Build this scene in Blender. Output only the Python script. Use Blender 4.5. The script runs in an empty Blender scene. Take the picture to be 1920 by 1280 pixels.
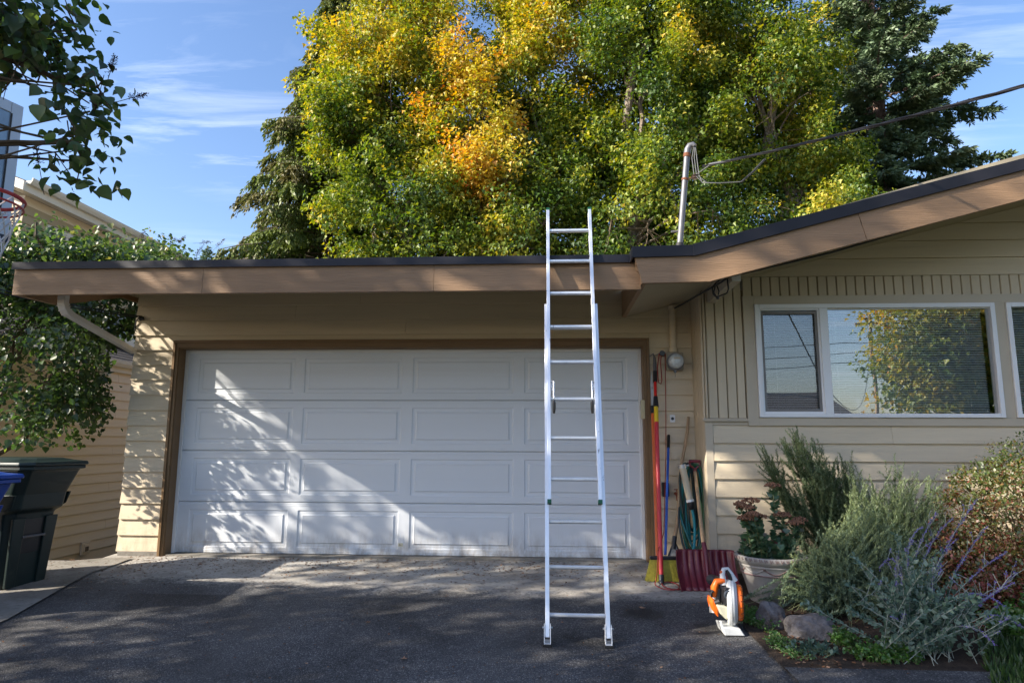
import bpy, math, random
import numpy as np
from mathutils import Vector, Matrix, Euler
random.seed(7)
S = bpy.context.scene
COL = S.collection
R = math.radians

# ------------------------------------------------------------------ camera
cam_d = bpy.data.cameras.new('camera')
cam = bpy.data.objects.new('camera', cam_d); COL.objects.link(cam)
cam_d.sensor_width = 36.0
cam_d.lens = 1256.14 / 1920 * 36.0
cam_d.clip_start = 0.05; cam_d.clip_end = 3000
yaw, pitch, roll = -0.058, 0.1485, 0.0039
fwd = Vector((math.sin(yaw)*math.cos(pitch), math.cos(yaw)*math.cos(pitch), math.sin(pitch)))
rt = Vector((math.cos(yaw), -math.sin(yaw), 0)); up = rt.cross(fwd)
r2 = rt*math.cos(roll) + up*math.sin(roll); u2 = -rt*math.sin(roll) + up*math.cos(roll)
M3 = Matrix((r2, u2, -fwd)).transposed()
cam.matrix_world = Matrix.Translation((3.933, -6.9488, 1.1731)) @ M3.to_4x4()
S.camera = cam

# ------------------------------------------------------------------ light
SUN_DIR = Vector((-0.793, -0.358, 0.492)).normalized()
EL = math.asin(SUN_DIR.z); AZ = math.atan2(SUN_DIR.x, SUN_DIR.y)
world = bpy.data.worlds.new('World'); S.world = world; world.use_nodes = True
nt = world.node_tree; nt.nodes.clear()
def N(nt, t, **k):
    n = nt.nodes.new(t)
    for a, b in k.items():
        if a.startswith('i_'):
            key = a[2:]; key = int(key) if key.isdigit() else key.replace('_', ' ')
            n.inputs[key].default_value = b
        else: setattr(n, a, b)
    return n
L = lambda nt, a, b: nt.links.new(a, b)
sky = N(nt, 'ShaderNodeTexSky', sky_type='NISHITA', sun_disc=False, sun_elevation=EL, sun_rotation=AZ,
        altitude=60, air_density=1.15, dust_density=1.0, ozone_density=2.4)
tc = N(nt, 'ShaderNodeTexCoord')
# thin cirrus streaks: noise stretched along one direction of a plane high overhead
sep = N(nt, 'ShaderNodeSeparateXYZ'); L(nt, tc.outputs['Generated'], sep.inputs[0])
zz = N(nt, 'ShaderNodeMath', operation='MAXIMUM', i_1=0.06); L(nt, sep.outputs[2], zz.inputs[0])
dx = N(nt, 'ShaderNodeMath', operation='DIVIDE'); L(nt, sep.outputs[0], dx.inputs[0]); L(nt, zz.outputs[0], dx.inputs[1])
dy = N(nt, 'ShaderNodeMath', operation='DIVIDE'); L(nt, sep.outputs[1], dy.inputs[0]); L(nt, zz.outputs[0], dy.inputs[1])
cmb = N(nt, 'ShaderNodeCombineXYZ'); L(nt, dx.outputs[0], cmb.inputs[0]); L(nt, dy.outputs[0], cmb.inputs[1])
mp = N(nt, 'ShaderNodeMapping', i_Rotation=(0, 0, R(28)), i_Scale=(0.6, 2.4, 1), i_Location=(0.62, 0.3, 0)); L(nt, cmb.outputs[0], mp.inputs[0])
n1 = N(nt, 'ShaderNodeTexNoise', i_Scale=1.5, i_Detail=7.0, i_Roughness=0.62, i_Distortion=0.6); L(nt, mp.outputs[0], n1.inputs['Vector'])
n2 = N(nt, 'ShaderNodeTexNoise', i_Scale=0.55, i_Detail=2.0); L(nt, cmb.outputs[0], n2.inputs['Vector'])
r1 = N(nt, 'ShaderNodeMapRange', i_1=0.50, i_2=0.78, i_3=0.0, i_4=1.0); L(nt, n1.outputs[0], r1.inputs[0])
rr2 = N(nt, 'ShaderNodeMapRange', i_1=0.40, i_2=0.62, i_3=0.0, i_4=1.0); L(nt, n2.outputs[0], rr2.inputs[0])
mm = N(nt, 'ShaderNodeMath', operation='MULTIPLY'); L(nt, r1.outputs[0], mm.inputs[0]); L(nt, rr2.outputs[0], mm.inputs[1])
mm2 = N(nt, 'ShaderNodeMath', operation='MULTIPLY', i_1=0.9); L(nt, mm.outputs[0], mm2.inputs[0])
mx = N(nt, 'ShaderNodeMixRGB', i_Color2=(6.0, 6.4, 7.0, 1)); L(nt, mm2.outputs[0], mx.inputs[0]); hsv = N(nt, 'ShaderNodeHueSaturation', i_Saturation=1.12, i_Value=1.0); tn = N(nt, 'ShaderNodeMixRGB', blend_type='MULTIPLY', i_0=1.0, i_Color2=(1.05, 0.985, 1.03, 1)); L(nt, sky.outputs[0], tn.inputs[1]); L(nt, tn.outputs[0], hsv.inputs['Color']); L(nt, hsv.outputs[0], mx.inputs[1])
bg = N(nt, 'ShaderNodeBackground', i_Strength=0.11); L(nt, mx.outputs[0], bg.inputs[0])
wo = N(nt, 'ShaderNodeOutputWorld'); L(nt, bg.outputs[0], wo.inputs[0])
sd = bpy.data.lights.new('sun', 'SUN'); sd.energy = 5.0; sd.angle = R(0.55); sd.color = (1.0, 0.91, 0.78)
sun = bpy.data.objects.new('sun', sd); COL.objects.link(sun)
sun.rotation_euler = (-SUN_DIR).to_track_quat('-Z', 'Y').to_euler(); sun.location = SUN_DIR*40
vs = S.view_settings; vs.view_transform = 'Standard'; vs.look = 'None'; vs.gamma = 1; vs.use_curve_mapping = False
vs.exposure = 1.27
S.cycles.use_denoising = True
S.cycles.max_bounces = 8; S.cycles.transparent_max_bounces = 16; S.cycles.diffuse_bounces = 4
S.cycles.caustics_reflective = False; S.cycles.caustics_refractive = False
S.cycles.sample_clamp_indirect = 8

# ------------------------------------------------------------------ materials
def new_mat(name):
    m = bpy.data.materials.new(name); m.use_nodes = True
    m.node_tree.nodes.clear(); return m, m.node_tree
def pm(name, base, rough=0.6, var=0.12, vscale=6.0, bump=0.15, bscale=60.0, bdist=0.004, stretch=(1, 1, 1), metal=0.0,
       spec=0.35, dirt=None, dirt_scale=3.0, dirt_amt=0.5, dirt_lo=0.52, dirt_hi=0.72, piece=0.0, coat=0.0):
    """painted / raw surface: world-space noise colour variation, fine relief, optional stains, per-piece tint"""
    m, t = new_mat(name)
    g = N(t, 'ShaderNodeNewGeometry')
    mp = N(t, 'ShaderNodeMapping', i_Scale=stretch); L(t, g.outputs['Position'], mp.inputs[0])
    a = N(t, 'ShaderNodeTexNoise', i_Scale=vscale, i_Detail=6.0, i_Roughness=0.6); L(t, mp.outputs[0], a.inputs['Vector'])
    lo = tuple(c*(1-var) for c in base)+(1,); hi = tuple(min(1, c*(1+var)) for c in base)+(1,)
    mix = N(t, 'ShaderNodeMixRGB', i_Color1=lo, i_Color2=hi)
    mr = N(t, 'ShaderNodeMapRange', i_1=0.3, i_2=0.7); L(t, a.outputs[0], mr.inputs[0]); L(t, mr.outputs[0], mix.inputs[0])
    out = mix.outputs[0]
    if piece:
        oi = N(t, 'ShaderNodeObjectInfo')
        mr2 = N(t, 'ShaderNodeMapRange', i_3=1-piece, i_4=1+piece); L(t, oi.outputs['Random'], mr2.inputs[0])
        hv = N(t, 'ShaderNodeHueSaturation'); L(t, mr2.outputs[0], hv.inputs['Value']); L(t, out, hv.inputs['Color']); out = hv.outputs[0]
    if dirt:
        d = N(t, 'ShaderNodeTexNoise', i_Scale=dirt_scale, i_Detail=8.0, i_Roughness=0.7); L(t, mp.outputs[0], d.inputs['Vector'])
        dr = N(t, 'ShaderNodeMapRange', i_1=dirt_lo, i_2=dirt_hi, i_3=0.0, i_4=dirt_amt); L(t, d.outputs[0], dr.inputs[0])
        m2 = N(t, 'ShaderNodeMixRGB', i_Color2=tuple(dirt)+(1,)); L(t, dr.outputs[0], m2.inputs[0]); L(t, out, m2.inputs[1]); out = m2.outputs[0]
    p = N(t, 'ShaderNodeBsdfPrincipled', i_Roughness=rough, i_Metallic=metal)
    p.inputs['Specular IOR Level'].default_value = spec
    p.inputs['Coat Weight'].default_value = coat
    L(t, out, p.inputs['Base Color'])
    if bump:
        b = N(t, 'ShaderNodeTexNoise', i_Scale=bscale, i_Detail=6.0, i_Roughness=0.65); L(t, mp.outputs[0], b.inputs['Vector'])
        bn = N(t, 'ShaderNodeBump', i_Strength=bump, i_Distance=bdist); L(t, b.outputs[0], bn.inputs['Height']); L(t, bn.outputs[0], p.inputs['Normal'])
    o = N(t, 'ShaderNodeOutputMaterial'); L(t, p.outputs[0], o.inputs[0])
    return m
def leafmat(name, stops, trans=0.34, gloss=0.03, grough=0.5, tboost=1.6):
    """stops: list of (pos, colour) driven by the per-leaf 'hue' attribute"""
    m, t = new_mat(name)
    at = N(t, 'ShaderNodeAttribute', attribute_name='hue')
    cr = N(t, 'ShaderNodeValToRGB'); e = cr.color_ramp.elements
    e[0].position = stops[0][0]; e[0].color = tuple(stops[0][1])+(1,)
    e[1].position = stops[-1][0]; e[1].color = tuple(stops[-1][1])+(1,)
    for p_, c_ in stops[1:-1]:
        q = e.new(p_); q.color = tuple(c_)+(1,)
    L(t, at.outputs['Fac'], cr.inputs[0])
    d = N(t, 'ShaderNodeBsdfDiffuse'); L(t, cr.outputs[0], d.inputs[0])
    hs = N(t, 'ShaderNodeHueSaturation', i_Saturation=1.1, i_Value=tboost, i_Hue=0.492); L(t, cr.outputs[0], hs.inputs['Color'])
    tr = N(t, 'ShaderNodeBsdfTranslucent'); L(t, hs.outputs[0], tr.inputs[0])
    mx = N(t, 'ShaderNodeMixShader', i_0=trans); L(t, d.outputs[0], mx.inputs[1]); L(t, tr.outputs[0], mx.inputs[2])
    gl = N(t, 'ShaderNodeBsdfGlossy', i_Roughness=grough, i_Color=(1, 1, 1, 1))
    mx2 = N(t, 'ShaderNodeMixShader', i_0=gloss); L(t, mx.outputs[0], mx2.inputs[1]); L(t, gl.outputs[0], mx2.inputs[2])
    o = N(t, 'ShaderNodeOutputMaterial'); L(t, mx2.outputs[0], o.inputs[0])
    return m

SID = (0.62, 0.525, 0.38)
M = {}
M['siding'] = pm('siding_paint', SID, 0.62, 0.07, 3, 0.45, 45, 0.004, (0.2, 1, 3.5), piece=0.035, dirt=(0.30, 0.24, 0.16), dirt_scale=2.5, dirt_amt=0.35, dirt_lo=0.58, dirt_hi=0.8)
M['batten'] = pm('batten_paint', (0.56, 0.475, 0.345), 0.65, 0.06, 3, 0.4, 40, 0.003, (2.2, 1, 0.25), piece=0.05, dirt=(0.25, 0.2, 0.13), dirt_scale=4, dirt_amt=0.4, dirt_lo=0.6, dirt_hi=0.8)
M['wall_back'] = pm('wall_sheathing', (0.20, 0.16, 0.10), 0.8)
M['trimpaint'] = pm('trim_paint', (0.50, 0.435, 0.335), 0.55, 0.05, 3, 0.2, 50, 0.002, (0.3, 1, 1))
M['fascia'] = pm('fascia_paint', (0.31, 0.195, 0.112), 0.6, 0.13, 2.5, 0.8, 30, 0.006, (0.25, 1, 5), dirt=(0.23, 0.16, 0.10), dirt_scale=3, dirt_amt=0.5, dirt_lo=0.55, dirt_hi=0.8, piece=0.05)
M['brown'] = pm('door_casing_paint', (0.19, 0.115, 0.055), 0.5, 0.08, 4, 0.2, 50, 0.002)
M['soffit'] = pm('soffit_paint', (0.42, 0.36, 0.25), 0.7, 0.06, 3, 0.25, 30)
M['drip'] = pm('dark_metal_drip_edge', (0.018, 0.018, 0.024), 0.5, 0.15, 5, 0.05, 20, spec=0.3)
M['door'] = pm('white_door_paint', (0.70, 0.735, 0.78), 0.42, 0.02, 2, 0.35, 30, 0.0012, (0.12, 1, 3), spec=0.4, dirt=(0.55, 0.53, 0.48), dirt_scale=1.5, dirt_amt=0.25, dirt_lo=0.55, dirt_hi=0.85)
def add_grime(m, z0, z1, col, amt):
    t = m.node_tree; p = [n for n in t.nodes if n.type == 'BSDF_PRINCIPLED'][0]; src = p.inputs['Base Color'].links[0].from_socket
    g = N(t, 'ShaderNodeNewGeometry'); sx = N(t, 'ShaderNodeSeparateXYZ'); L(t, g.outputs['Position'], sx.inputs[0])
    mp = N(t, 'ShaderNodeMapping', i_Scale=(3.0, 1, 1.0)); L(t, g.outputs['Position'], mp.inputs[0])
    n = N(t, 'ShaderNodeTexNoise', i_Scale=3.5, i_Detail=8.0, i_Roughness=0.72); L(t, mp.outputs[0], n.inputs['Vector'])
    a = N(t, 'ShaderNodeMapRange', i_1=z0, i_2=z1, i_3=1.0, i_4=0.0); L(t, sx.outputs[2], a.inputs[0])
    b = N(t, 'ShaderNodeMapRange', i_1=0.40, i_2=0.66, i_3=0.0, i_4=amt); L(t, n.outputs[0], b.inputs[0])
    k = N(t, 'ShaderNodeMath', operation='MULTIPLY'); L(t, a.outputs[0], k.inputs[0]); L(t, b.outputs[0], k.inputs[1])
    mx = N(t, 'ShaderNodeMixRGB', i_Color2=tuple(col)+(1,)); L(t, k.outputs[0], mx.inputs[0]); L(t, src, mx.inputs[1]); L(t, mx.outputs[0], p.inputs['Base Color'])
add_grime(M['door'], 0.0, 0.30, (0.28, 0.23, 0.17), 0.8)
add_grime(M['siding'], 0.0, 0.45, (0.22, 0.17, 0.11), 0.6)
M['white'] = pm('white_vinyl', (0.78, 0.79, 0.80), 0.35, 0.02, 3, 0.02, 30)
M['rubber'] = pm('black_rubber', (0.02, 0.02, 0.02), 0.6, 0.2, 10, 0.1)
M['blackpl'] = pm('black_plastic', (0.018, 0.018, 0.02), 0.35, 0.2, 10, 0.05, spec=0.5)
M['cable'] = pm('cable_black', (0.015, 0.015, 0.017), 0.5, 0.1, 10, 0)
M['concrete'] = None
M['alu'] = pm('brushed_aluminium', (0.82, 0.84, 0.87), 0.42, 0.08, 14, 0.15, 90, 0.001, (1, 1, 0.2), metal=0.55, dirt=(0.12, 0.12, 0.13), dirt_scale=30, dirt_amt=0.75, dirt_lo=0.63, dirt_hi=0.70)
M['galv'] = pm('galvanised_pipe', (0.15, 0.153, 0.165), 0.5, 0.12, 6, 0.15, 40, metal=0.45, dirt=(0.25, 0.12, 0.05), dirt_scale=7, dirt_amt=0.7, dirt_lo=0.60, dirt_hi=0.72)
M['steel'] = pm('grey_steel', (0.42, 0.42, 0.42), 0.4, 0.15, 12, 0.1, metal=0.7, dirt=(0.12, 0.08, 0.05), dirt_scale=15, dirt_amt=0.6)
M['orange'] = pm('orange_fibreglass', (0.62, 0.13, 0.03), 0.4, 0.1, 8, 0.05)
M['red'] = pm('red_fibreglass', (0.55, 0.025, 0.03), 0.32, 0.08, 8, 0.05, spec=0.5)
M['yellow'] = pm('yellow_plastic', (0.75, 0.50, 0.02), 0.4, 0.08, 8, 0.05)
M['bristle'] = pm('yellow_bristles', (0.45, 0.39, 0.05), 0.5, 0.25, 40, 0.1)
M['blue'] = pm('blue_metal_tube', (0.02, 0.09, 0.42), 0.3, 0.1, 8, 0.03, spec=0.6)
M['woodh'] = pm('worn_wood_handle', (0.40, 0.27, 0.16), 0.6, 0.25, 9, 0.3, 60, 0.002, (4, 4, 0.5), dirt=(0.12, 0.08, 0.05), dirt_scale=8, dirt_amt=0.6)
M['maroon'] = pm('maroon_plastic', (0.13, 0.014, 0.026), 0.33, 0.12, 6, 0.08, 30, spec=0.5, dirt=(0.38, 0.22, 0.20), dirt_scale=16, dirt_amt=0.35, dirt_lo=0.6, dirt_hi=0.75)
M['hose_teal'] = pm('teal_hose', (0.01, 0.16, 0.17), 0.35, 0.15, 8, 0.05, spec=0.5)
M['hose_green'] = pm('green_hose', (0.03, 0.11, 0.05), 0.35, 0.15, 8, 0.05, spec=0.5)
M['hose_dark'] = pm('dark_hose', (0.012, 0.03, 0.035), 0.35, 0.15, 8, 0.05, spec=0.5)
M['beige'] = pm('beige_plastic', (0.48, 0.42, 0.31), 0.5, 0.08, 8, 0.1)
M['cord'] = pm('red_cord', (0.30, 0.02, 0.02), 0.6, 0.1, 30, 0)
M['binGreen'] = pm('dark_green_bin_plastic', (0.010, 0.022, 0.021), 0.42, 0.15, 5, 0.2, 120, 0.001, spec=0.45, dirt=(0.10, 0.10, 0.09), dirt_scale=6, dirt_amt=0.25, dirt_lo=0.6, dirt_hi=0.8)
M['binBlue'] = pm('blue_bin_plastic', (0.01, 0.06, 0.32), 0.42, 0.12, 5, 0.2, 120, 0.001, spec=0.45)
M['blowerO'] = pm('orange_plastic', (0.78, 0.14, 0.01), 0.38, 0.06, 8, 0.05, spec=0.5)
M['blowerW'] = pm('pale_grey_plastic', (0.60, 0.62, 0.62), 0.42, 0.04, 8, 0.06, spec=0.45, dirt=(0.3, 0.28, 0.25), dirt_scale=12, dirt_amt=0.4)
M['blowerT'] = pm('translucent_cream_tank', (0.50, 0.49, 0.38), 0.4, 0.05, 8, 0.03)
M['pot'] = pm('weathered_stone_pot', (0.28, 0.268, 0.25), 0.7, 0.1, 8, 0.3, 50, 0.004, dirt=(0.20, 0.17, 0.15), dirt_scale=9, dirt_amt=0.7, dirt_lo=0.5, dirt_hi=0.75)
M['potrelief'] = pm('brown_worn_relief', (0.20, 0.13, 0.12), 0.75, 0.3, 30, 0.2)
M['soil'] = pm('dark_soil', (0.045, 0.030, 0.020), 0.95, 0.5, 20, 0.9, 40, 0.03)
M['rock'] = pm('granite_boulder', (0.155, 0.145, 0.145), 0.85, 0.35, 12, 0.9, 22, 0.02, dirt=(0.05, 0.035, 0.03), dirt_scale=5, dirt_amt=0.8, dirt_lo=0.45, dirt_hi=0.6)
M['bark'] = pm('tree_bark', (0.20, 0.16, 0.125), 0.9, 0.35, 6, 0.9, 14, 0.03, (3, 3, 0.6), dirt=(0.42, 0.40, 0.36), dirt_scale=3, dirt_amt=0.6)
M['sprucebark'] = pm('spruce_bark', (0.17, 0.115, 0.095), 0.9, 0.35, 6, 0.9, 14, 0.03, (3, 3, 0.8))
M['twig'] = pm('twig_bark', (0.11, 0.085, 0.06), 0.9, 0.3, 10, 0.2)
M['stemgreen'] = pm('green_stem', (0.13, 0.15, 0.07), 0.7, 0.2, 10, 0)
M['stempale'] = pm('pale_stem', (0.27, 0.30, 0.26), 0.7, 0.15, 10, 0)
M['nwall'] = pm('neighbour_siding_paint', (0.80, 0.70, 0.59), 0.65, 0.04, 2, 0.2, 40, 0.003, (1, 0.25, 2), piece=0.025)
M['nwall_shaded'] = pm('neighbour_siding_shaded', (0.42, 0.34, 0.23), 0.65, 0.04, 2, 0.2, 40, 0.003, (1, 0.25, 2), piece=0.025)  # darker version of the siding colour, shade on the upper walls painted in
M['ntrim'] = pm('neighbour_white_trim', (0.70, 0.66, 0.60), 0.6, 0.05, 3, 0.1)
M['shingle'] = pm('asphalt_shingle', (0.075, 0.065, 0.06), 0.9, 0.4, 25, 0.5, 80, 0.004, piece=0.25)
M['shingle_sunlit'] = pm('sunlit_grey_shingle', (0.30, 0.30, 0.30), 0.9, 0.3, 25, 0.5, 80, 0.004, piece=0.12)  # shingle colour lightened so the slab looks sunlit
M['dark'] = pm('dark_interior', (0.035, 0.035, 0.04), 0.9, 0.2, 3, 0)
M['slat'] = pm('blind_slat', (0.85, 0.86, 0.87), 0.45, 0.03, 5, 0)
M['hoopglass'] = pm('cloudy_backboard', (0.16, 0.24, 0.33), 0.22, 0.35, 5, 0.02, spec=0.8)
M['hoopframe'] = pm('grey_steel_frame', (0.40, 0.43, 0.47), 0.45, 0.06, 5, 0.05, metal=0.3)
M['rimred'] = pm('faded_red_rim', (0.42, 0.05, 0.05), 0.5, 0.15, 8, 0.1)
M['net'] = pm('white_net_cord', (0.62, 0.60, 0.60), 0.8, 0.1, 30, 0)
M['sedumhead'] = pm('dried_brown_flower_head', (0.20, 0.10, 0.06), 0.9, 0.35, 60, 0.6, 90, 0.01)
M['violet'] = pm('violet_flowers', (0.15, 0.12, 0.37), 0.8, 0.2, 30, 0)
M['lilacseed'] = pm('dry_brown_seed_heads', (0.05, 0.022, 0.018), 0.8, 0.3, 30, 0)
M['meterbox'] = pm('meter_box_paint', (0.34, 0.29, 0.21), 0.5, 0.06, 8, 0.05)
M['copper'] = pm('weathered_brass', (0.25, 0.08, 0.05), 0.5, 0.2, 20, 0.1, metal=0.4)
M['roadgrey'] = pm('street_asphalt', (0.06, 0.06, 0.062), 0.9, 0.15, 3, 0.4, 60)

# ground materials ---------------------------------------------------------
def asphalt_col(t, P):
    v = N(t, 'ShaderNodeTexVoronoi', i_Scale=150.0); L(t, P, v.inputs['Vector'])
    cr = N(t, 'ShaderNodeValToRGB'); e = cr.color_ramp.elements
    e[0].position = 0.0; e[0].color = (0.026, 0.027, 0.030, 1); e[1].position = 1.0; e[1].color = (0.19, 0.185, 0.18, 1)
    q = e.new(0.62); q.color = (0.060, 0.060, 0.063, 1); q = e.new(0.88); q.color = (0.095, 0.094, 0.095, 1)
    sp = N(t, 'ShaderNodeSeparateColor'); L(t, v.outputs['Color'], sp.inputs[0]); L(t, sp.outputs[0], cr.inputs[0])
    n = N(t, 'ShaderNodeTexNoise', i_Scale=1.1, i_Detail=8.0, i_Roughness=0.68, i_Distortion=0.4); L(t, P, n.inputs['Vector'])
    mr = N(t, 'ShaderNodeMapRange', i_1=0.34, i_2=0.66, i_3=0.50, i_4=1.55); L(t, n.outputs[0], mr.inputs[0])
    hv = N(t, 'ShaderNodeHueSaturation'); L(t, cr.outputs[0], hv.inputs['Color']); L(t, mr.outputs[0], hv.inputs['Value'])
    n3 = N(t, 'ShaderNodeTexNoise', i_Scale=11.0, i_Detail=6.0, i_Roughness=0.7); L(t, P, n3.inputs['Vector'])
    m3 = N(t, 'ShaderNodeMapRange', i_1=0.56, i_2=0.74, i_3=0.0, i_4=0.35); L(t, n3.outputs[0], m3.inputs[0])
    mx0 = N(t, 'ShaderNodeMixRGB', i_Color2=(0.19, 0.18, 0.165, 1)); L(t, m3.outputs[0], mx0.inputs[0]); L(t, hv.outputs[0], mx0.inputs[1])
    # long worn tyre lanes running up to the door, a touch paler than the rest
    sx = N(t, 'ShaderNodeSeparateXYZ'); L(t, P, sx.inputs[0])
    wv = N(t, 'ShaderNodeMath', operation='SINE'); ml = N(t, 'ShaderNodeMath', operation='MULTIPLY_ADD', i_1=3.6, i_2=0.9); L(t, sx.outputs[0], ml.inputs[0]); L(t, ml.outputs[0], wv.inputs[0])
    wr = N(t, 'ShaderNodeMapRange', i_1=0.2, i_2=1.0, i_3=0.0, i_4=0.16); L(t, wv.outputs[0], wr.inputs[0])
    mx1 = N(t, 'ShaderNodeMixRGB', i_Color2=(0.14, 0.135, 0.13, 1)); L(t, wr.outputs[0], mx1.inputs[0]); L(t, mx0.outputs[0], mx1.inputs[1])
    return v, mx1
def asphalt_mat():
    m, t = new_mat('driveway_asphalt')
    g = N(t, 'ShaderNodeNewGeometry'); P = g.outputs['Position']
    v, mx0 = asphalt_col(t, P)
    out = mx0.outputs[0]
    # oil and water stains: round marks of their own, and a dark band where water stands next to the apron
    for (x, y, r, a) in ((4.60, -1.62, 0.20, 0.8), (5.02, -1.95, 0.17, 0.7), (0.9, -1.35, 0.55, 0.45), (2.6, -1.5, 0.4, 0.25)):
        vd = N(t, 'ShaderNodeVectorMath', operation='DISTANCE'); vd.inputs[1].default_value = (x, y, -0.08)
        n4 = N(t, 'ShaderNodeTexNoise', i_Scale=9.0, i_Detail=4.0); L(t, P, n4.inputs['Vector'])
        ad = N(t, 'ShaderNodeMath', operation='MULTIPLY_ADD', i_1=0.22, i_2=-0.11); L(t, n4.outputs[0], ad.inputs[0])
        L(t, P, vd.inputs[0]); sm = N(t, 'ShaderNodeMath', operation='ADD'); L(t, vd.outputs['Value'], sm.inputs[0]); L(t, ad.outputs[0], sm.inputs[1])
        k = N(t, 'ShaderNodeMapRange', i_1=r*0.35, i_2=r, i_3=a, i_4=0.0); L(t, sm.outputs[0], k.inputs[0])
        mx_ = N(t, 'ShaderNodeMixRGB', i_Color2=(0.014, 0.012, 0.011, 1)); L(t, k.outputs[0], mx_.inputs[0]); L(t, out, mx_.inputs[1]); out = mx_.outputs[0]
    p = N(t, 'ShaderNodeBsdfPrincipled', i_Roughness=0.82); p.inputs['Specular IOR Level'].default_value = 0.35
    L(t, out, p.inputs['Base Color'])
    bn = N(t, 'ShaderNodeBump', i_Strength=0.8, i_Distance=0.006); L(t, v.outputs['Distance'], bn.inputs['Height']); bn.invert = True
    L(t, bn.outputs[0], p.inputs['Normal'])
    o = N(t, 'ShaderNodeOutputMaterial'); L(t, p.outputs[0], o.inputs[0]); return m
def concrete_mat(name, edge=True):
    m, t = new_mat(name)
    g = N(t, 'ShaderNodeNewGeometry'); P = g.outputs['Position']
    n = N(t, 'ShaderNodeTexNoise', i_Scale=2.0, i_Detail=9.0, i_Roughness=0.7); L(t, P, n.inputs['Vector'])
    cr = N(t, 'ShaderNodeValToRGB'); e = cr.color_ramp.elements
    e[0].position = 0.34; e[0].color = (0.20, 0.18, 0.155, 1) if edge else (0.13, 0.12, 0.10, 1); e[1].position = 0.72; e[1].color = (0.50, 0.48, 0.44, 1) if edge else (0.33, 0.31, 0.28, 1)
    L(t, n.outputs[0], cr.inputs[0]); out = cr.outputs[0]
    f = N(t, 'ShaderNodeTexNoise', i_Scale=26.0, i_Detail=5.0); L(t, P, f.inputs['Vector'])
    fr = N(t, 'ShaderNodeMapRange', i_1=0.55, i_2=0.70, i_3=0.0, i_4=0.6); L(t, f.outputs[0], fr.inputs[0])
    mx_ = N(t, 'ShaderNodeMixRGB', i_Color2=(0.10, 0.075, 0.055, 1)); L(t, fr.outputs[0], mx_.inputs[0]); L(t, out, mx_.inputs[1]); out = mx_.outputs[0]
    if edge:   # asphalt film worn over the concrete's outer edge
        sp = N(t, 'ShaderNodeSeparateXYZ'); L(t, P, sp.inputs[0])
        n5 = N(t, 'ShaderNodeTexNoise', i_Scale=5.0, i_Detail=7.0, i_Roughness=0.7); L(t, P, n5.inputs['Vector'])
        a1 = N(t, 'ShaderNodeMath', operation='MULTIPLY_ADD', i_1=0.9, i_2=-0.45); L(t, n5.outputs[0], a1.inputs[0])
        xs = N(t, 'ShaderNodeMath', operation='MULTIPLY', i_1=0.085); L(t, sp.outputs[0], xs.inputs[0])
        a2 = N(t, 'ShaderNodeMath', operation='ADD'); L(t, sp.outputs[1], a2.inputs[0]); L(t, a1.outputs[0], a2.inputs[1])
        a3 = N(t, 'ShaderNodeMath', operation='ADD'); L(t, a2.outputs[0], a3.inputs[0]); L(t, xs.outputs[0], a3.inputs[1])
        n6 = N(t, 'ShaderNodeTexNoise', i_Scale=45.0, i_Detail=4.0); L(t, P, n6.inputs['Vector'])
        a4 = N(t, 'ShaderNodeMath', operation='MULTIPLY_ADD', i_1=0.5); L(t, n6.outputs[0], a4.inputs[0]); L(t, a3.outputs[0], a4.inputs[2])
        k = N(t, 'ShaderNodeMapRange', i_1=-0.76, i_2=-0.52, i_3=1.0, i_4=0.0); L(t, a4.outputs[0], k.inputs[0])
        # never lets bare concrete reach the buried outer edge of the slab
        ke = N(t, 'ShaderNodeMapRange', i_1=-1.34, i_2=-1.18, i_3=1.0, i_4=0.0); L(t, sp.outputs[1], ke.inputs[0])
        km = N(t, 'ShaderNodeMath', operation='MAXIMUM'); L(t, k.outputs[0], km.inputs[0]); L(t, ke.outputs[0], km.inputs[1])
        va, ac = asphalt_col(t, P)
        m2 = N(t, 'ShaderNodeMixRGB'); L(t, km.outputs[0], m2.inputs[0]); L(t, out, m2.inputs[1]); L(t, ac.outputs[0], m2.inputs[2]); out = m2.outputs[0]
    p = N(t, 'ShaderNodeBsdfPrincipled', i_Roughness=0.85); L(t, out, p.inputs['Base Color'])
    bn = N(t, 'ShaderNodeBump', i_Strength=0.5, i_Distance=0.005)
    b = N(t, 'ShaderNodeTexNoise', i_Scale=90.0, i_Detail=5.0); L(t, P, b.inputs['Vector']); L(t, b.outputs[0], bn.inputs['Height']); L(t, bn.outputs[0], p.inputs['Normal'])
    o = N(t, 'ShaderNodeOutputMaterial'); L(t, p.outputs[0], o.inputs[0]); return m
M['asphalt'] = asphalt_mat(); M['concrete'] = concrete_mat('apron_concrete'); M['concrete2'] = concrete_mat('path_concrete', False)
M['lawnbase'] = pm('lawn_soil', (0.040, 0.045, 0.018), 0.95, 0.4, 3, 0.4, 30, 0.02)
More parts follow.
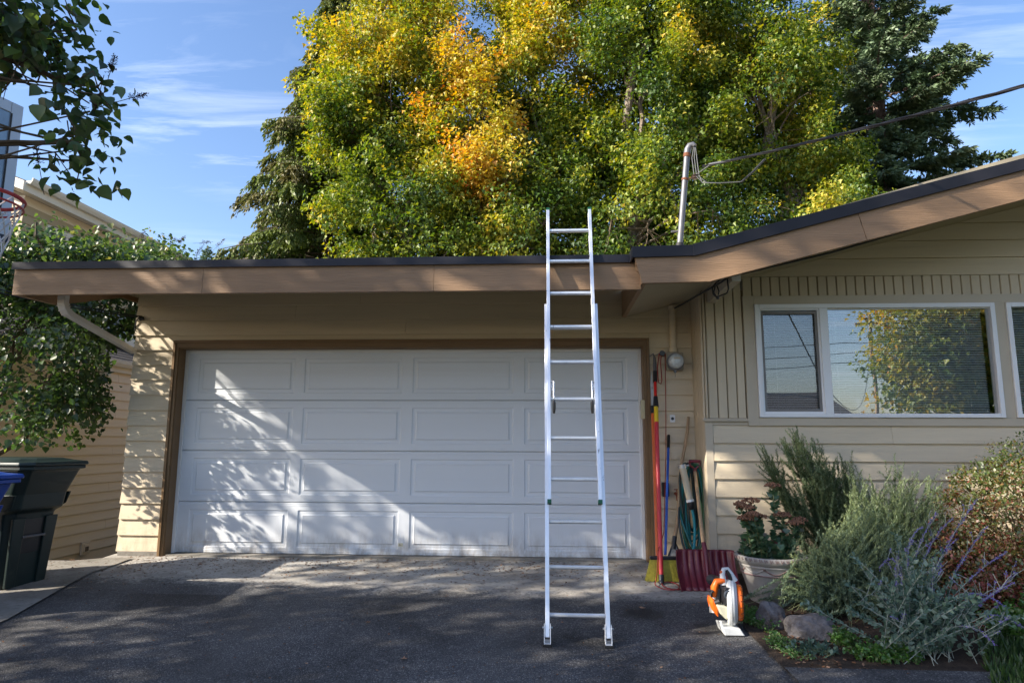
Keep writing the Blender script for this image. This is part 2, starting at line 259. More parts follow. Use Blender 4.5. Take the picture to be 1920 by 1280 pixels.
def glass_mat():
    m, t = new_mat('window_glass')
    fr = N(t, 'ShaderNodeFresnel', i_IOR=1.6)
    g = N(t, 'ShaderNodeNewGeometry')
    nz = N(t, 'ShaderNodeTexNoise', i_Scale=2.2, i_Detail=1.0); L(t, g.outputs['Position'], nz.inputs['Vector'])
    bn = N(t, 'ShaderNodeBump', i_Strength=0.012, i_Distance=0.05); L(t, nz.outputs[0], bn.inputs['Height'])
    ad = N(t, 'ShaderNodeMath', operation='ADD', i_1=0.13, use_clamp=True); L(t, fr.outputs[0], ad.inputs[0])
    tr = N(t, 'ShaderNodeBsdfTransparent', i_Color=(0.95, 0.97, 0.97, 1)); gl = N(t, 'ShaderNodeBsdfGlossy', i_Roughness=0.0, i_Color=(0.95, 0.97, 1, 1))
    L(t, bn.outputs[0], gl.inputs['Normal'])
    mx = N(t, 'ShaderNodeMixShader'); L(t, ad.outputs[0], mx.inputs[0]); L(t, tr.outputs[0], mx.inputs[1]); L(t, gl.outputs[0], mx.inputs[2])
    o = N(t, 'ShaderNodeOutputMaterial'); L(t, mx.outputs[0], o.inputs[0]); return m
M['glass'] = glass_mat()
def screen_mat():
    m, t = new_mat('insect_screen')
    d = N(t, 'ShaderNodeBsdfDiffuse', i_Color=(0.10, 0.10, 0.105, 1)); tr = N(t, 'ShaderNodeBsdfTransparent')
    mx = N(t, 'ShaderNodeMixShader', i_0=0.25); L(t, tr.outputs[0], mx.inputs[1]); L(t, d.outputs[0], mx.inputs[2])
    o = N(t, 'ShaderNodeOutputMaterial'); L(t, mx.outputs[0], o.inputs[0]); return m
M['screen'] = screen_mat()
GREEN = (0.045, 0.085, 0.016); LIME = (0.16, 0.21, 0.03); YEL = (0.50, 0.36, 0.035); ORA = (0.55, 0.19, 0.03); DG = (0.02, 0.045, 0.012)
M['maple'] = leafmat('maple_leaves', [(0.0, (0.026, 0.058, 0.012)), (0.26, (0.070, 0.135, 0.018)), (0.46, (0.25, 0.29, 0.030)), (0.68, (0.60, 0.45, 0.06)), (0.84, (0.60, 0.27, 0.035)), (1.0, (0.45, 0.08, 0.03))])
M['lilac'] = leafmat('lilac_leaves', [(0.0, (0.018, 0.040, 0.012)), (0.5, (0.045, 0.09, 0.022)), (0.85, (0.12, 0.18, 0.03)), (1.0, (0.22, 0.19, 0.05))], trans=0.35, gloss=0.05, grough=0.42, tboost=2.0)
M['cedarleaf'] = leafmat('cedar_sprays', [(0.0, (0.05, 0.085, 0.02)), (0.6, (0.13, 0.175, 0.035)), (0.85, (0.11, 0.11, 0.035)), (1.0, (0.17, 0.12, 0.035))], trans=0.2, gloss=0.03)
M['spruceleaf'] = leafmat('spruce_needles', [(0.0, (0.04, 0.085, 0.040)), (0.7, (0.14, 0.20, 0.10)), (1.0, (0.14, 0.18, 0.10))], trans=0.1, gloss=0.04)
M['rosemary'] = leafmat('rosemary_leaves', [(0.0, (0.055, 0.10, 0.045)), (0.6, (0.13, 0.19, 0.09)), (1.0, (0.22, 0.27, 0.12))], trans=0.2, gloss=0.05)
M['santolina'] = leafmat('grey_green_leaves', [(0.0, (0.08, 0.13, 0.085)), (0.6, (0.17, 0.235, 0.14)), (1.0, (0.34, 0.40, 0.17))], trans=0.2, gloss=0.04)
M['sageleaf'] = leafmat('silver_sage_leaves', [(0.0, (0.06, 0.115, 0.08)), (0.6, (0.125, 0.20, 0.145)), (1.0, (0.24, 0.31, 0.24))], trans=0.2, gloss=0.04)
M['azalea'] = leafmat('azalea_leaves', [(0.0, (0.05, 0.09, 0.018)), (0.35, (0.11, 0.14, 0.025)), (0.55, (0.20, 0.11, 0.03)), (0.75, (0.20, 0.055, 0.028)), (1.0, (0.30, 0.07, 0.05))], trans=0.3, gloss=0.06)
M['herb'] = leafmat('bright_green_leaves', [(0.0, (0.03, 0.10, 0.015)), (1.0, (0.10, 0.24, 0.03))], trans=0.35, gloss=0.06)
M['grassblade'] = leafmat('grass_blades', [(0.0, (0.02, 0.05, 0.012)), (1.0, (0.06, 0.12, 0.025))], trans=0.3, gloss=0.04)
M['sedumleaf'] = leafmat('sedum_leaves', [(0.0, (0.04, 0.10, 0.05)), (0.7, (0.09, 0.17, 0.08)), (1.0, (0.20, 0.06, 0.08))], trans=0.25, gloss=0.06)
M['deadleaf'] = leafmat('dead_leaves', [(0.0, (0.08, 0.035, 0.018)), (0.6, (0.20, 0.10, 0.05)), (1.0, (0.36, 0.22, 0.14))], trans=0.1, gloss=0.04, tboost=1)

# ------------------------------------------------------------------ object helpers
def gz(x, y):
    """height of the sloping drive"""
    if y >= 0: z = 0.0
    elif y > -1.2: z = 0.055*y
    elif y > -12: z = -0.066+0.067*(y+1.2)
    else: z = -0.066+0.067*(-10.8)
    return z
def tag(o, label=None, cat=None, group=None, kind=None):
    if label: o['label'] = label
    if cat: o['category'] = cat
    if group: o['group'] = group
    if kind: o['kind'] = kind
    return o
def thing(name, loc, label, cat, group=None, kind=None):
    o = bpy.data.objects.new(name, None); COL.objects.link(o); o.location = loc
    o.empty_display_size = 0.1
    return tag(o, label, cat, group, kind)
def wloc(o):
    v = Vector((0, 0, 0))
    while o: v = v+o.location; o = o.parent
    return v
class MB:
    def __init__(s): s.v = []; s.f = []; s.mi = []; s.cur = 0
    def add(s, vs, fs):
        b = len(s.v); s.v += [tuple(v) for v in vs]
        s.f += [tuple(i+b for i in f) for f in fs]; s.mi += [s.cur]*len(fs); return s
    def box(s, x0, x1, y0, y1, z0, z1):
        return s.add([(x0, y0, z0), (x1, y0, z0), (x1, y1, z0), (x0, y1, z0), (x0, y0, z1), (x1, y0, z1), (x1, y1, z1), (x0, y1, z1)],
                     [(0, 3, 2, 1), (4, 5, 6, 7), (0, 1, 5, 4), (1, 2, 6, 5), (2, 3, 7, 6), (3, 0, 4, 7)])
    def cbox(s, x0, x1, y0, y1, z0, z1, c=0.004):
        """box with chamfered front/back outline (bevelled in xz)"""
        P = [(x0+c, z0), (x1-c, z0), (x1, z0+c), (x1, z1-c), (x1-c, z1), (x0+c, z1), (x0, z1-c), (x0, z0+c)]
        return s.prism(P, y0, y1)
    def prism(s, poly, a, b, axis='y'):
        """poly in the plane across the axis; y: (x,z)  x: (y,z)  z: (x,y)"""
        n = len(poly)
        f = {'y': lambda p, t: (p[0], t, p[1]), 'x': lambda p, t: (t, p[0], p[1]), 'z': lambda p, t: (p[0], p[1], t)}[axis]
        vs = [f(p, a) for p in poly]+[f(p, b) for p in poly]
        fs = [tuple(range(n)), tuple(range(2*n-1, n-1, -1))]+[(i, i+n, (i+1) % n+n, (i+1) % n) for i in range(n)]
        return s.add(vs, fs)
    def tube(s, pts, rad, n=8, caps=True):
        pts = [Vector(p) for p in pts]; k = len(pts)
        if not hasattr(rad, '__len__'): rad = [rad]*k
        vs = []; prev = None
        for i, p in enumerate(pts):
            d = (pts[min(i+1, k-1)]-pts[max(i-1, 0)])
            if d.length < 1e-9: d = Vector((0, 0, 1))
            d.normalize()
            if prev is None:
                a = Vector((0, 0, 1)) if abs(d.z) < 0.9 else Vector((1, 0, 0)); u = d.cross(a).normalized()
            else:
                u = (prev-d*prev.dot(d))
                u = u.normalized() if u.length > 1e-6 else d.orthogonal().normalized()
            prev = u; w = d.cross(u)
            for j in range(n):
                t = 2*math.pi*j/n; vs.append(p+(u*math.cos(t)+w*math.sin(t))*rad[i])
        fs = [(i*n+j, i*n+(j+1) % n, (i+1)*n+(j+1) % n, (i+1)*n+j) for i in range(k-1) for j in range(n)]
        if caps: fs += [tuple(range(n-1, -1, -1)), tuple((k-1)*n+j for j in range(n))]
        return s.add(vs, fs)
    def lathe(s, prof, c=(0, 0, 0), n=24, axis=Vector((0, 0, 1)), close=True):
        axis = Vector(axis).normalized(); u = axis.orthogonal().normalized(); w = axis.cross(u); c = Vector(c)
        vs = [c+axis*h+(u*math.cos(2*math.pi*j/n)+w*math.sin(2*math.pi*j/n))*r for (r, h) in prof for j in range(n)]
        k = len(prof)
        fs = [(i*n+j, i*n+(j+1) % n, (i+1)*n+(j+1) % n, (i+1)*n+j) for i in range(k-1) for j in range(n)]
        if close: fs += [tuple(range(n-1, -1, -1)), tuple((k-1)*n+j for j in range(n))]
        return s.add(vs, fs)
    def build(s, name, mat, parent=None, smooth=False, bevel=0, origin=None, **tags):
        me = bpy.data.meshes.new(name)
        off = wloc(parent) if parent else (Vector(origin) if origin else Vector((0, 0, 0)))
        loc = Vector((0, 0, 0))
        if parent is not None and origin is not None: loc = Vector(origin)-off; 
        base = off+loc if parent else off
        me.from_pydata([(x-base.x, y-base.y, z-base.z) for x, y, z in s.v], [], s.f)
        for mm_ in (mat if isinstance(mat, (list, tuple)) else [mat]): me.materials.append(mm_)
        if isinstance(mat, (list, tuple)): me.polygons.foreach_set('material_index', s.mi)
        if smooth: me.shade_smooth()
        me.validate(); me.update()
        o = bpy.data.objects.new(name, me); COL.objects.link(o)
        if parent: o.parent = parent; o.location = loc
        else: o.location = off
        if bevel:
            b = o.modifiers.new('bevel', 'BEVEL'); b.width = bevel; b.segments = 2; b.limit_method = 'ANGLE'; b.angle_limit = R(35)
            b.harden_normals = False
        if smooth == 'auto' or smooth:
            try: me.set_sharp_from_angle(angle=R(38))
            except Exception: pass
        return tag(o, **tags) if tags else o
def instances(me_obj, parent, n): pass

def fast_mesh(name, V, Fidx, mat, parent=None, hue=None, origin=None, smooth=False):
    """V (n,3) array, Fidx (m,k) array of equal polygons"""
    me = bpy.data.meshes.new(name)
    off = np.array(wloc(parent) if parent else (origin or (0, 0, 0)), dtype=np.float64)
    V = (V-off).astype(np.float32); m, k = Fidx.shape
    me.vertices.add(len(V)); me.vertices.foreach_set('co', V.ravel())
    me.loops.add(m*k); me.loops.foreach_set('vertex_index', Fidx.astype(np.int32).ravel())
    me.polygons.add(m); me.polygons.foreach_set('loop_start', np.arange(0, m*k, k, dtype=np.int32))
    me.update(calc_edges=True)
    if hue is not None:
        at = me.attributes.new('hue', 'FLOAT', 'POINT'); at.data.foreach_set('value', hue.astype(np.float32))
    me.materials.append(mat)
    o = bpy.data.objects.new(name, me); COL.objects.link(o)
    if parent: o.parent = parent
    else: o.location = off
    return o
# leaf templates: (u along, v across, w lift); faces as quads
T = {}
T['heart'] = (np.array([(0, 0, 0), (.16, .40, .10), (.55, .36, .09), (1, 0, -.12), (.55, -.36, .09), (.16, -.40, .10)]), [(0, 3, 2, 1), (0, 5, 4, 3)])
T['heart2'] = (np.array([(0, 0, 0), (.04, .26, .08), (.20, .45, .13), (.34, 0, -.01), (.52, .39, .10), (.70, 0, -.05), (.80, .17, -.01), (1, 0, -.16), (.80, -.17, -.01), (.52, -.39, .10), (.20, -.45, .13), (.04, -.26, .08)]), [(0, 3, 2, 1), (3, 5, 4, 2), (5, 7, 6, 4), (0, 11, 10, 3), (3, 10, 9, 5), (5, 9, 8, 7)])
T['maple'] = (np.array([(0, 0, 0), (.22, .52, .12), (.52, .20, .04), (1, 0, -.16), (.52, -.20, .04), (.22, -.52, .12)]), [(0, 3, 2, 1), (0, 5, 4, 3)])
T['diamond'] = (np.array([(0, 0, 0), (.45, .30, .04), (1, 0, -.06), (.45, -.30, .04)]), [(0, 3, 2, 1)])
T['needle'] = (np.array([(0, 0, 0), (.4, .095, 0), (1, 0, 0), (.4, -.095, 0)]), [(0, 3, 2, 1)])
T['spray'] = (np.array([(0, 0, 0), (.35, .20, .02), (1, 0.03, -.05), (.45, -.20, .02)]), [(0, 3, 2, 1)])
def leaves(name, P, D, Nn, size, shape, mat, parent, hue, rng):
    """P positions, D leaf axis, Nn rough normal"""
    D = D/np.maximum(np.linalg.norm(D, axis=1, keepdims=True), 1e-9)
    side = np.cross(Nn, D); side /= np.maximum(np.linalg.norm(side, axis=1, keepdims=True), 1e-9)
    nn = np.cross(D, side)
    tv, tf = T[shape]; n = len(P); k = len(tv); sz = size[:, None, None]
    V = P[:, None, :]+sz*(D[:, None, :]*tv[None, :, 0:1]+side[:, None, :]*tv[None, :, 1:2]+nn[:, None, :]*tv[None, :, 2:3])
    F = (np.arange(n)[:, None, None]*k+np.array(tf)[None]).reshape(-1, 4)
    return fast_mesh(name, V.reshape(-1, 3), F, mat, parent, np.repeat(hue, k))
def unit(v): return v/np.maximum(np.linalg.norm(v, axis=-1, keepdims=True), 1e-9)
def rdir(rng, n): return unit(rng.normal(size=(n, 3)))
def bezier(a, b, c, n):
    t = np.linspace(0, 1, n)[:, None]; a, b, c = map(np.array, (a, b, c))
    return (1-t)**2*a+2*t*(1-t)*b+t**2*c

# ================================================================== SETTING
def sheet(name, poly_fn, xs, ys, lift, mat, kind='structure'):
    """grid sheet following gz(); keeps cells whose centre satisfies poly_fn"""
    mb = MB(); idx = {}
    for j in range(len(ys)-1):
        for i in range(len(xs)-1):
            if not poly_fn((xs[i]+xs[i+1])/2, (ys[j]+ys[j+1])/2): continue
            q = []
            for (a, b) in ((i, j), (i+1, j), (i+1, j+1), (i, j+1)):
                if (a, b) not in idx:
                    idx[(a, b)] = len(mb.v); mb.v.append((xs[a], ys[b], hfun(xs[a], ys[b])+lift))
                q.append(idx[(a, b)])
            mb.f.append(tuple(q)); mb.mi.append(0)
    o = mb.build(name, mat, smooth=True); o['kind'] = kind; return o
def lin(a, b, n): return [a+(b-a)*i/n for i in range(n+1)]
def drop_left(x, y):
    """the neighbour's lot lies lower, past the end of the path beside the garage"""
    k = 0.0
    if y > -0.22 and x < -0.62: k = min(1, (y+0.22)/0.35)
    elif x < -2.6: k = min(1, (-2.6-x)/1.0)
    return -0.75*k
def hfun(x, y):
    return gz(x, y)+drop_left(x, y)
gx = [-1500, -600, -200, -80, -40, -25, -15]+lin(-10, 14, 60)+[18, 25, 40, 80, 200, 600, 1500]
gy = [-1500, -600, -200, -80, -40, -25, -18, -14]+lin(-12, -4, 16)+lin(-3.8, 1.0, 32)+[2, 4, 8, 14, 25, 40, 80, 200, 600, 1500]
gx = sorted(set(round(v, 4) for v in gx)); gy = sorted(set(round(v, 4) for v in gy))
mbg = MB()
for y in gy:
    for x in gx: mbg.v.append((x, y, hfun(x, y)-0.045))
w_ = len(gx)
for j in range(len(gy)-1):
    for i in range(w_-1): mbg.f.append((j*w_+i, j*w_+i+1, (j+1)*w_+i+1, (j+1)*w_+i)); mbg.mi.append(0)
g_ = mbg.build('ground', M['lawnbase'], smooth=True); tag(g_, kind='structure')
# garden bed edge curve: x of the asphalt's right edge at a given y
def bed_x(y):
    pts = [(-12, 5.4), (-6, 5.35), (-3.2, 5.36), (-2.8, 5.35), (-2.3, 5.32), (-1.95, 5.30), (-1.78, 5.34), (-1.5, 5.42), (0, 5.42)]
    for (a, b), (c, d) in zip(pts, pts[1:]):
        if a <= y <= c: return b+(d-b)*(y-a)/(c-a)
    return 5.42
def strip(name, left, right, ys, nx, lift, mat, **k):
    mb = MB()
    for y in ys:
        a, b = left(y), right(y)
        for i in range(nx+1):
            x = a+(b-a)*i/nx; mb.v.append((x, y, hfun(x, y)+lift))
    for j in range(len(ys)-1):
        for i in range(nx): q = j*(nx+1)+i; mb.f.append((q, q+1, q+nx+2, q+nx+1)); mb.mi.append(0)
    o = mb.build(name, mat, smooth=True); tag(o, kind='structure'); return o
def curb_x(y):   # left edge of the asphalt against the concrete path
    return -0.30+0.32*max(0, min(1, (-0.75-y)/1.4)) if y > -2.15 else 0.0+(y+2.15)*0.02
AL = lambda y: curb_x(y)-.06
strip('asphalt_driveway', AL, bed_x, lin(-12.2, -4, 20)+lin(-3.9, -1.35, 24), 24, 0.0, M['asphalt'])
strip('concrete_apron', lambda y: AL(y) if y < -.30 else -.62, bed_x, lin(-1.35, 0.12, 16), 24, 0.0, M['concrete'])
strip('concrete_path', lambda y: -2.4, lambda y: curb_x(y)-0.01 if y < -0.75 else -0.28, lin(-8, -2.3, 12)+lin(-2.2, -0.18, 14), 8, 0.012, M['concrete2'])
strip('garden_bed', lambda y: bed_x(y)-0.03, lambda y: 11.5, lin(-2.70, -0.38, 18), 20, 0.012, M['soil'])
strip('front_path', lambda y: bed_x(y)-0.03, lambda y: 6.55, lin(-3.35, -2.64, 4), 6, 0.020, M['asphalt'])
strip('street', lambda y: -60, lambda y: 80, lin(-19, -12.6, 4), 30, 0.0, M['roadgrey'])

# ================================================================== HOUSE
house = thing('house', (0, 0, 0), 'tan lap-sided house with white double garage door and white window, behind the ladder', 'house')
WL = -0.55; OX0, OX1, OZ = -0.065, 4.895, 2.165; DY = 0.13
gw = MB()
gw.box(WL+.01, OX0, 0.0, 7, -.05, 2.77).box(OX1, 5.40, 0.0, .3, -.05, 3.0).box(OX0, OX1, 0.0, .3, OZ, 2.77).box(WL+.01, 5.4, 6.8, 7, -.05, 2.8).box(OX0, OX1, DY+.06, DY+.10, 0.0, OZ)
garage_wall = gw.build('garage_wall', M['wall_back'], house)
def lap(parent, x0, x1, z0, z1, y0, zb=None, ends=0.0, name='siding_board'):
    """one lapped board; z0..z1 the board's own span"""
    t0, t1 = 0.030, 0.008
    k = (z1-z0)/0.161
    y_b = y0-t0; y_t = y0-t1
    m = MB().prism([(y0-.001, z0), (y_b, z0), (y_b, z0+.004), (y_t, z1+.004), (y0-.001, z1+.004)], x0, x1, 'x')
    return m.build(name, M['siding'], parent)
CX0, CX1 = -0.118, 4.950
for k in range(17):
    z0 = 0.041+0.161*k; z1 = min(z0+0.161, 2.765)
    if z0 > 2.74: break
    jx = random.uniform(-.004, .004)
    if z1 < 2.24:
        lap(garage_wall, WL-.012+jx, CX0-.002, z0, z1, 0)
        lap(garage_wall, CX1+.002, 5.395, z0, z1, 0)
    elif z0 < 2.238:
        lap(garage_wall, WL-.012+jx, CX0-.002, z0, z1, 0); lap(garage_wall, CX1+.002, 5.395, z0, z1, 0)
        lap(garage_wall, CX0, CX1, 2.242, z1, 0)
    else:
        sx = (1.9, 3.1, 2.4, 1.2)[k % 4]
        lap(garage_wall, WL-.012+jx, sx, z0, z1, 0); lap(garage_wall, sx+.003, 5.395, z0, z1, 0)
MB().box(WL+.01, CX0, -.035, .1, -.08, .043).box(CX1+.03, 5.40, -.03, .1, -.12, .043).build('foundation', concrete_mat('foundation_concrete', False), house)
# door frame: casing with a stepped profile, jambs, head
df = MB().box(OX0-.001, OX0+.012, -.012, DY+.03, -.01, OZ-.012).box(OX1-.012, OX1+.001, -.012, DY+.03, -.01, OZ-.012).box(OX0+.012, OX1-.012, -.012, DY+.03, OZ-.014, OZ+.001).build('door_frame', M['brown'], house)
for s, xa, xb in ((1, CX0, OX0+.004), (-1, CX1, OX1-.004)):
    m = MB(); m.box(min(xa, xa+s*.028), max(xa, xa+s*.028), -.042, 0, -.01, 2.238); m.box(min(xa+s*.028, xb), max(xa+s*.028, xb), -.028, 0, -.01, OZ+.030)
    m.build('casing_board', M['brown'], df, bevel=.003)
m = MB().box(CX0+.028, CX1-.028, -.0425, 0, 2.212, 2.2385).box(CX0+.028, CX1-.028, -.0285, 0, OZ-.004, 2.212).build('casing_board', M['brown'], df, bevel=.003)
# garage door
gd = MB().box(OX0+.012, OX1-.012, DY+.035, DY+.05, 0.005, OZ-.014).build('garage_door', M['door'], house)
SH = 0.535
cols = [(0.10, 1.17), (1.275, 2.347), (2.46, 3.54), (3.654, 4.735)]
for r in range(4):
    z0 = r*SH+.012 if r == 0 else r*SH+.003; z1 = (r+1)*SH-.003
    if r == 3: z1 = OZ-.03
    pz0, pz1 = r*SH+.075, r*SH+.455
    m = MB(); y0, y1 = DY, DY+.036
    m.prism([(y1, z0), (y0+.006, z0), (y0, z0+.006), (y0, pz0), (y1, pz0)], OX0+.035, OX1-.035, 'x')
    m.prism([(y1, pz1), (y0, pz1), (y0, z1-.006), (y0+.006, z1), (y1, z1)], OX0+.035, OX1-.035, 'x')
    xs_ = [OX0+.035]+[v for c in cols for v in c]+[OX1-.035]
    for a, b in zip(xs_[::2], xs_[1::2]): m.box(a, b, y0, y1, pz0, pz1)
    # rolled ribs along the section edges
    for zz_ in (z0+.030, z1-.030): m.prism([(y0, zz_-.004), (y0-.002, zz_), (y0, zz_+.004)], OX0+.035, OX1-.035, 'x')
    m.build('door_section', M['door'], gd)
    for (a, b) in cols:
        m = MB(); rings = [(0, 0), (.010, .009), (.040, .009), (.056, -.001), (.062, .001)]
        vs = []; fs = []
        for (ins, dep) in rings:
            vs += [(a+ins, y0+dep, pz0+ins), (b-ins, y0+dep, pz0+ins), (b-ins, y0+dep, pz1-ins), (a+ins, y0+dep, pz1-ins)]
        for q in range(len(rings)-1):
            for i in range(4): fs.append((q*4+i, q*4+(i+1) % 4, q*4+4+(i+1) % 4, q*4+4+i))
        fs.append(tuple(range((len(rings)-1)*4, len(rings)*4)))
        m.add(vs, fs).build('door_panel', M['door'], gd)
for m in (MB().box(OX0+.012, OX0+.046, DY-.022, DY-.001, 0, OZ-.014), MB().box(OX1-.046, OX1-.012, DY-.022, DY-.001, 0, OZ-.014), MB().box(OX0+.046, OX1-.046, DY-.022, DY-.001, OZ-.048, OZ-.014)):
    m.build('weather_strip', M['white'], gd, bevel=.003)
MB().box(OX0+.012, OX1-.012, DY-.012, DY+.06, -.002, .012).build('bottom_seal', M['rubber'], gd)
MB().box(OX0+.03, OX1-.03, -.02, DY-.012, -.006, .012).build('threshold', M['concrete2'], gd)
m = MB().box(2.352, 2.402, DY-.003, DY, .10, .135); m.cur = 1; m.box(2.350, 2.405, DY-.002, DY, .135, .205); 
m.cur = 0; m.build('warning_sticker', [pm('yellowed_sticker', (0.60, 0.58, 0.45), 0.5), M['door']], gd)
for i in range(3): MB().box(2.360, 2.388-.008*i, DY-.004, DY-.003, .110+.008*i, .1125+.008*i).build('sticker_print', M['blackpl'], gd)

# ---- bay (living room) wall
BY = -0.45; BX = 5.40
wx0, wx1, wz0, wz1 = 5.895, 8.118, 1.410, 2.490; vx0, vx1 = 8.224, 10.45
def soff(x): return 2.457+0.26*(x-4.70)
bw = MB()
bw.box(BX+.006, wx0, BY+.004, BY+.10, -.1, 2.64).box(wx0, vx1, BY+.004, BY+.10, -.1, wz0).box(wx1, vx0, BY+.004, BY+.10, wz0, wz1).box(vx1, 11, BY+.004, BY+.10, -.1, 2.64)
bw.prism([(wx0, wz1), (vx1, wz1), (11, wz1), (11, soff(11)-.01), (wx0, soff(wx0)-.01)], BY+.004, BY+.10)
bw.box(BX+.006, BX+.08, BY+.10, 0.02, -.1, 2.62)
bay = bw.build('bay_wall', M['wall_back'], house)
for k in range(7):
    z0 = 0.178+0.1652*k; z1 = min(z0+.1652, 1.33)
    if k == 6: z1 = 1.334
    jn = (7.35, 6.9, 8.6, 7.9, 6.55, 8.2, 7.1)[k]
    lap(bay, BX+.062, jn, z0, z1, BY); lap(bay, jn+.0025, 11, z0, z1, BY)
    
MB().box(BX+.02, 11, BY+.01, BY+.09, -.2, .18).build('foundation', concrete_mat('bay_foundation', False), house)
m = MB().box(BX-.012, BX+.060, BY-.026, BY+.003, .12, 1.372).box(BX-.012, BX+.005, BY+.003, BY+.06, .12, 1.372).build('corner_board', M['trimpaint'], bay, bevel=.003)
m = MB().prism([(BY, 1.372), (BY-.050, 1.372), (BY-.052, 1.385), (BY-.02, 1.402), (BY, 1.402)], BX-.030, 5.788, 'x').build('ledge_board', M['trimpaint'], bay)
m = MB().box(BX+.062, 5.788, BY-.022, BY, 1.338, 1.370).build('frieze_board', M['trimpaint'], bay)
# vertical boards: upper left of the window, side wall, band above the windows
def vboard(x0, x1, z0, z1a, z1b, y0, parent):
    t = .018
    vs = [(x0+.004, y0-t, z0), (x1-.004, y0-t, z0), (x1-.004, y0-t, z1b), (x0+.004, y0-t, z1a), (x0, y0, z0), (x1, y0, z0), (x1, y0, z1b), (x0, y0, z1a)]
    MB().add(vs, [(0, 1, 2, 3), (4, 0, 3, 7), (1, 5, 6, 2), (0, 4, 5, 1), (3, 2, 6, 7)]).build('batten_board', M['batten'], parent)
xb = [5.405, 5.434, 5.525, 5.615, 5.706, 5.786]
for a, b in zip(xb, xb[1:]): vboard(a, b-.006, 1.404, soff(a)-.01, soff(b)-.01, BY, bay)
x = 5.80; 
while x < 10.9:
    vboard(x, x+.083, 2.580, 2.765, 2.765, BY, bay); x += .0893
yb = lin(BY, 0, 5)
for a, b in zip(yb, yb[1:]):
    t = .016
    for (za, zb_) in ((.12, 2.62),):
        vs = [(BX-t, a+.004, za), (BX-t, b-.006, za), (BX-t, b-.006, zb_), (BX-t, a+.004, zb_), (BX, a, za), (BX, b-.003, za), (BX, b-.003, zb_), (BX, a, zb_)]
        MB().add(vs, [(1, 0, 3, 2), (0, 4, 7, 3), (5, 1, 2, 6), (4, 0, 1, 5), (2, 3, 7, 6)]).build('batten_board', M['batten'], bay)
# gable boards
for k in range(16):
    z0 = 2.768+.172*k; z1 = z0+.169
    xa = 4.70+(z0-2.457)/.26; xb_ = 4.70+(z1-2.457)/.26
    if xa > 10.9: break
    xa = max(xa, 5.80); xb_ = max(xb_, 5.80); t0, t1 = .026, .012
    vs = [(xa, BY-t0, z0), (11, BY-t0, z0), (11, BY-t1, z1), (xb_, BY-t1, z1), (xa, BY, z0), (11, BY, z0), (11, BY, z1), (xb_, BY, z1)]
    MB().add(vs, [(0, 1, 2, 3), (0, 4, 5, 1), (3, 2, 6, 7), (4, 0, 3, 7)]).build('gable_board', M['siding'], bay)
# window trim boards
for nm, b in (('window_trim', (5.790, wx0-.003, 1.332, 2.577)), ('window_trim', (wx0-.003, 11, wz1+.003, 2.577)), ('window_trim', (wx0-.003, 11, 1.332, wz0-.003)), ('window_trim', (wx1+.003, vx0-.003, wz0-.003, wz1+.003)), ('window_trim', (vx1+.003, 11, wz0-.003, wz1+.003))):
    MB().box(b[0], b[1], BY-.032, BY+.01, b[2], b[3]).build(nm, M['trimpaint'], bay, bevel=.002)
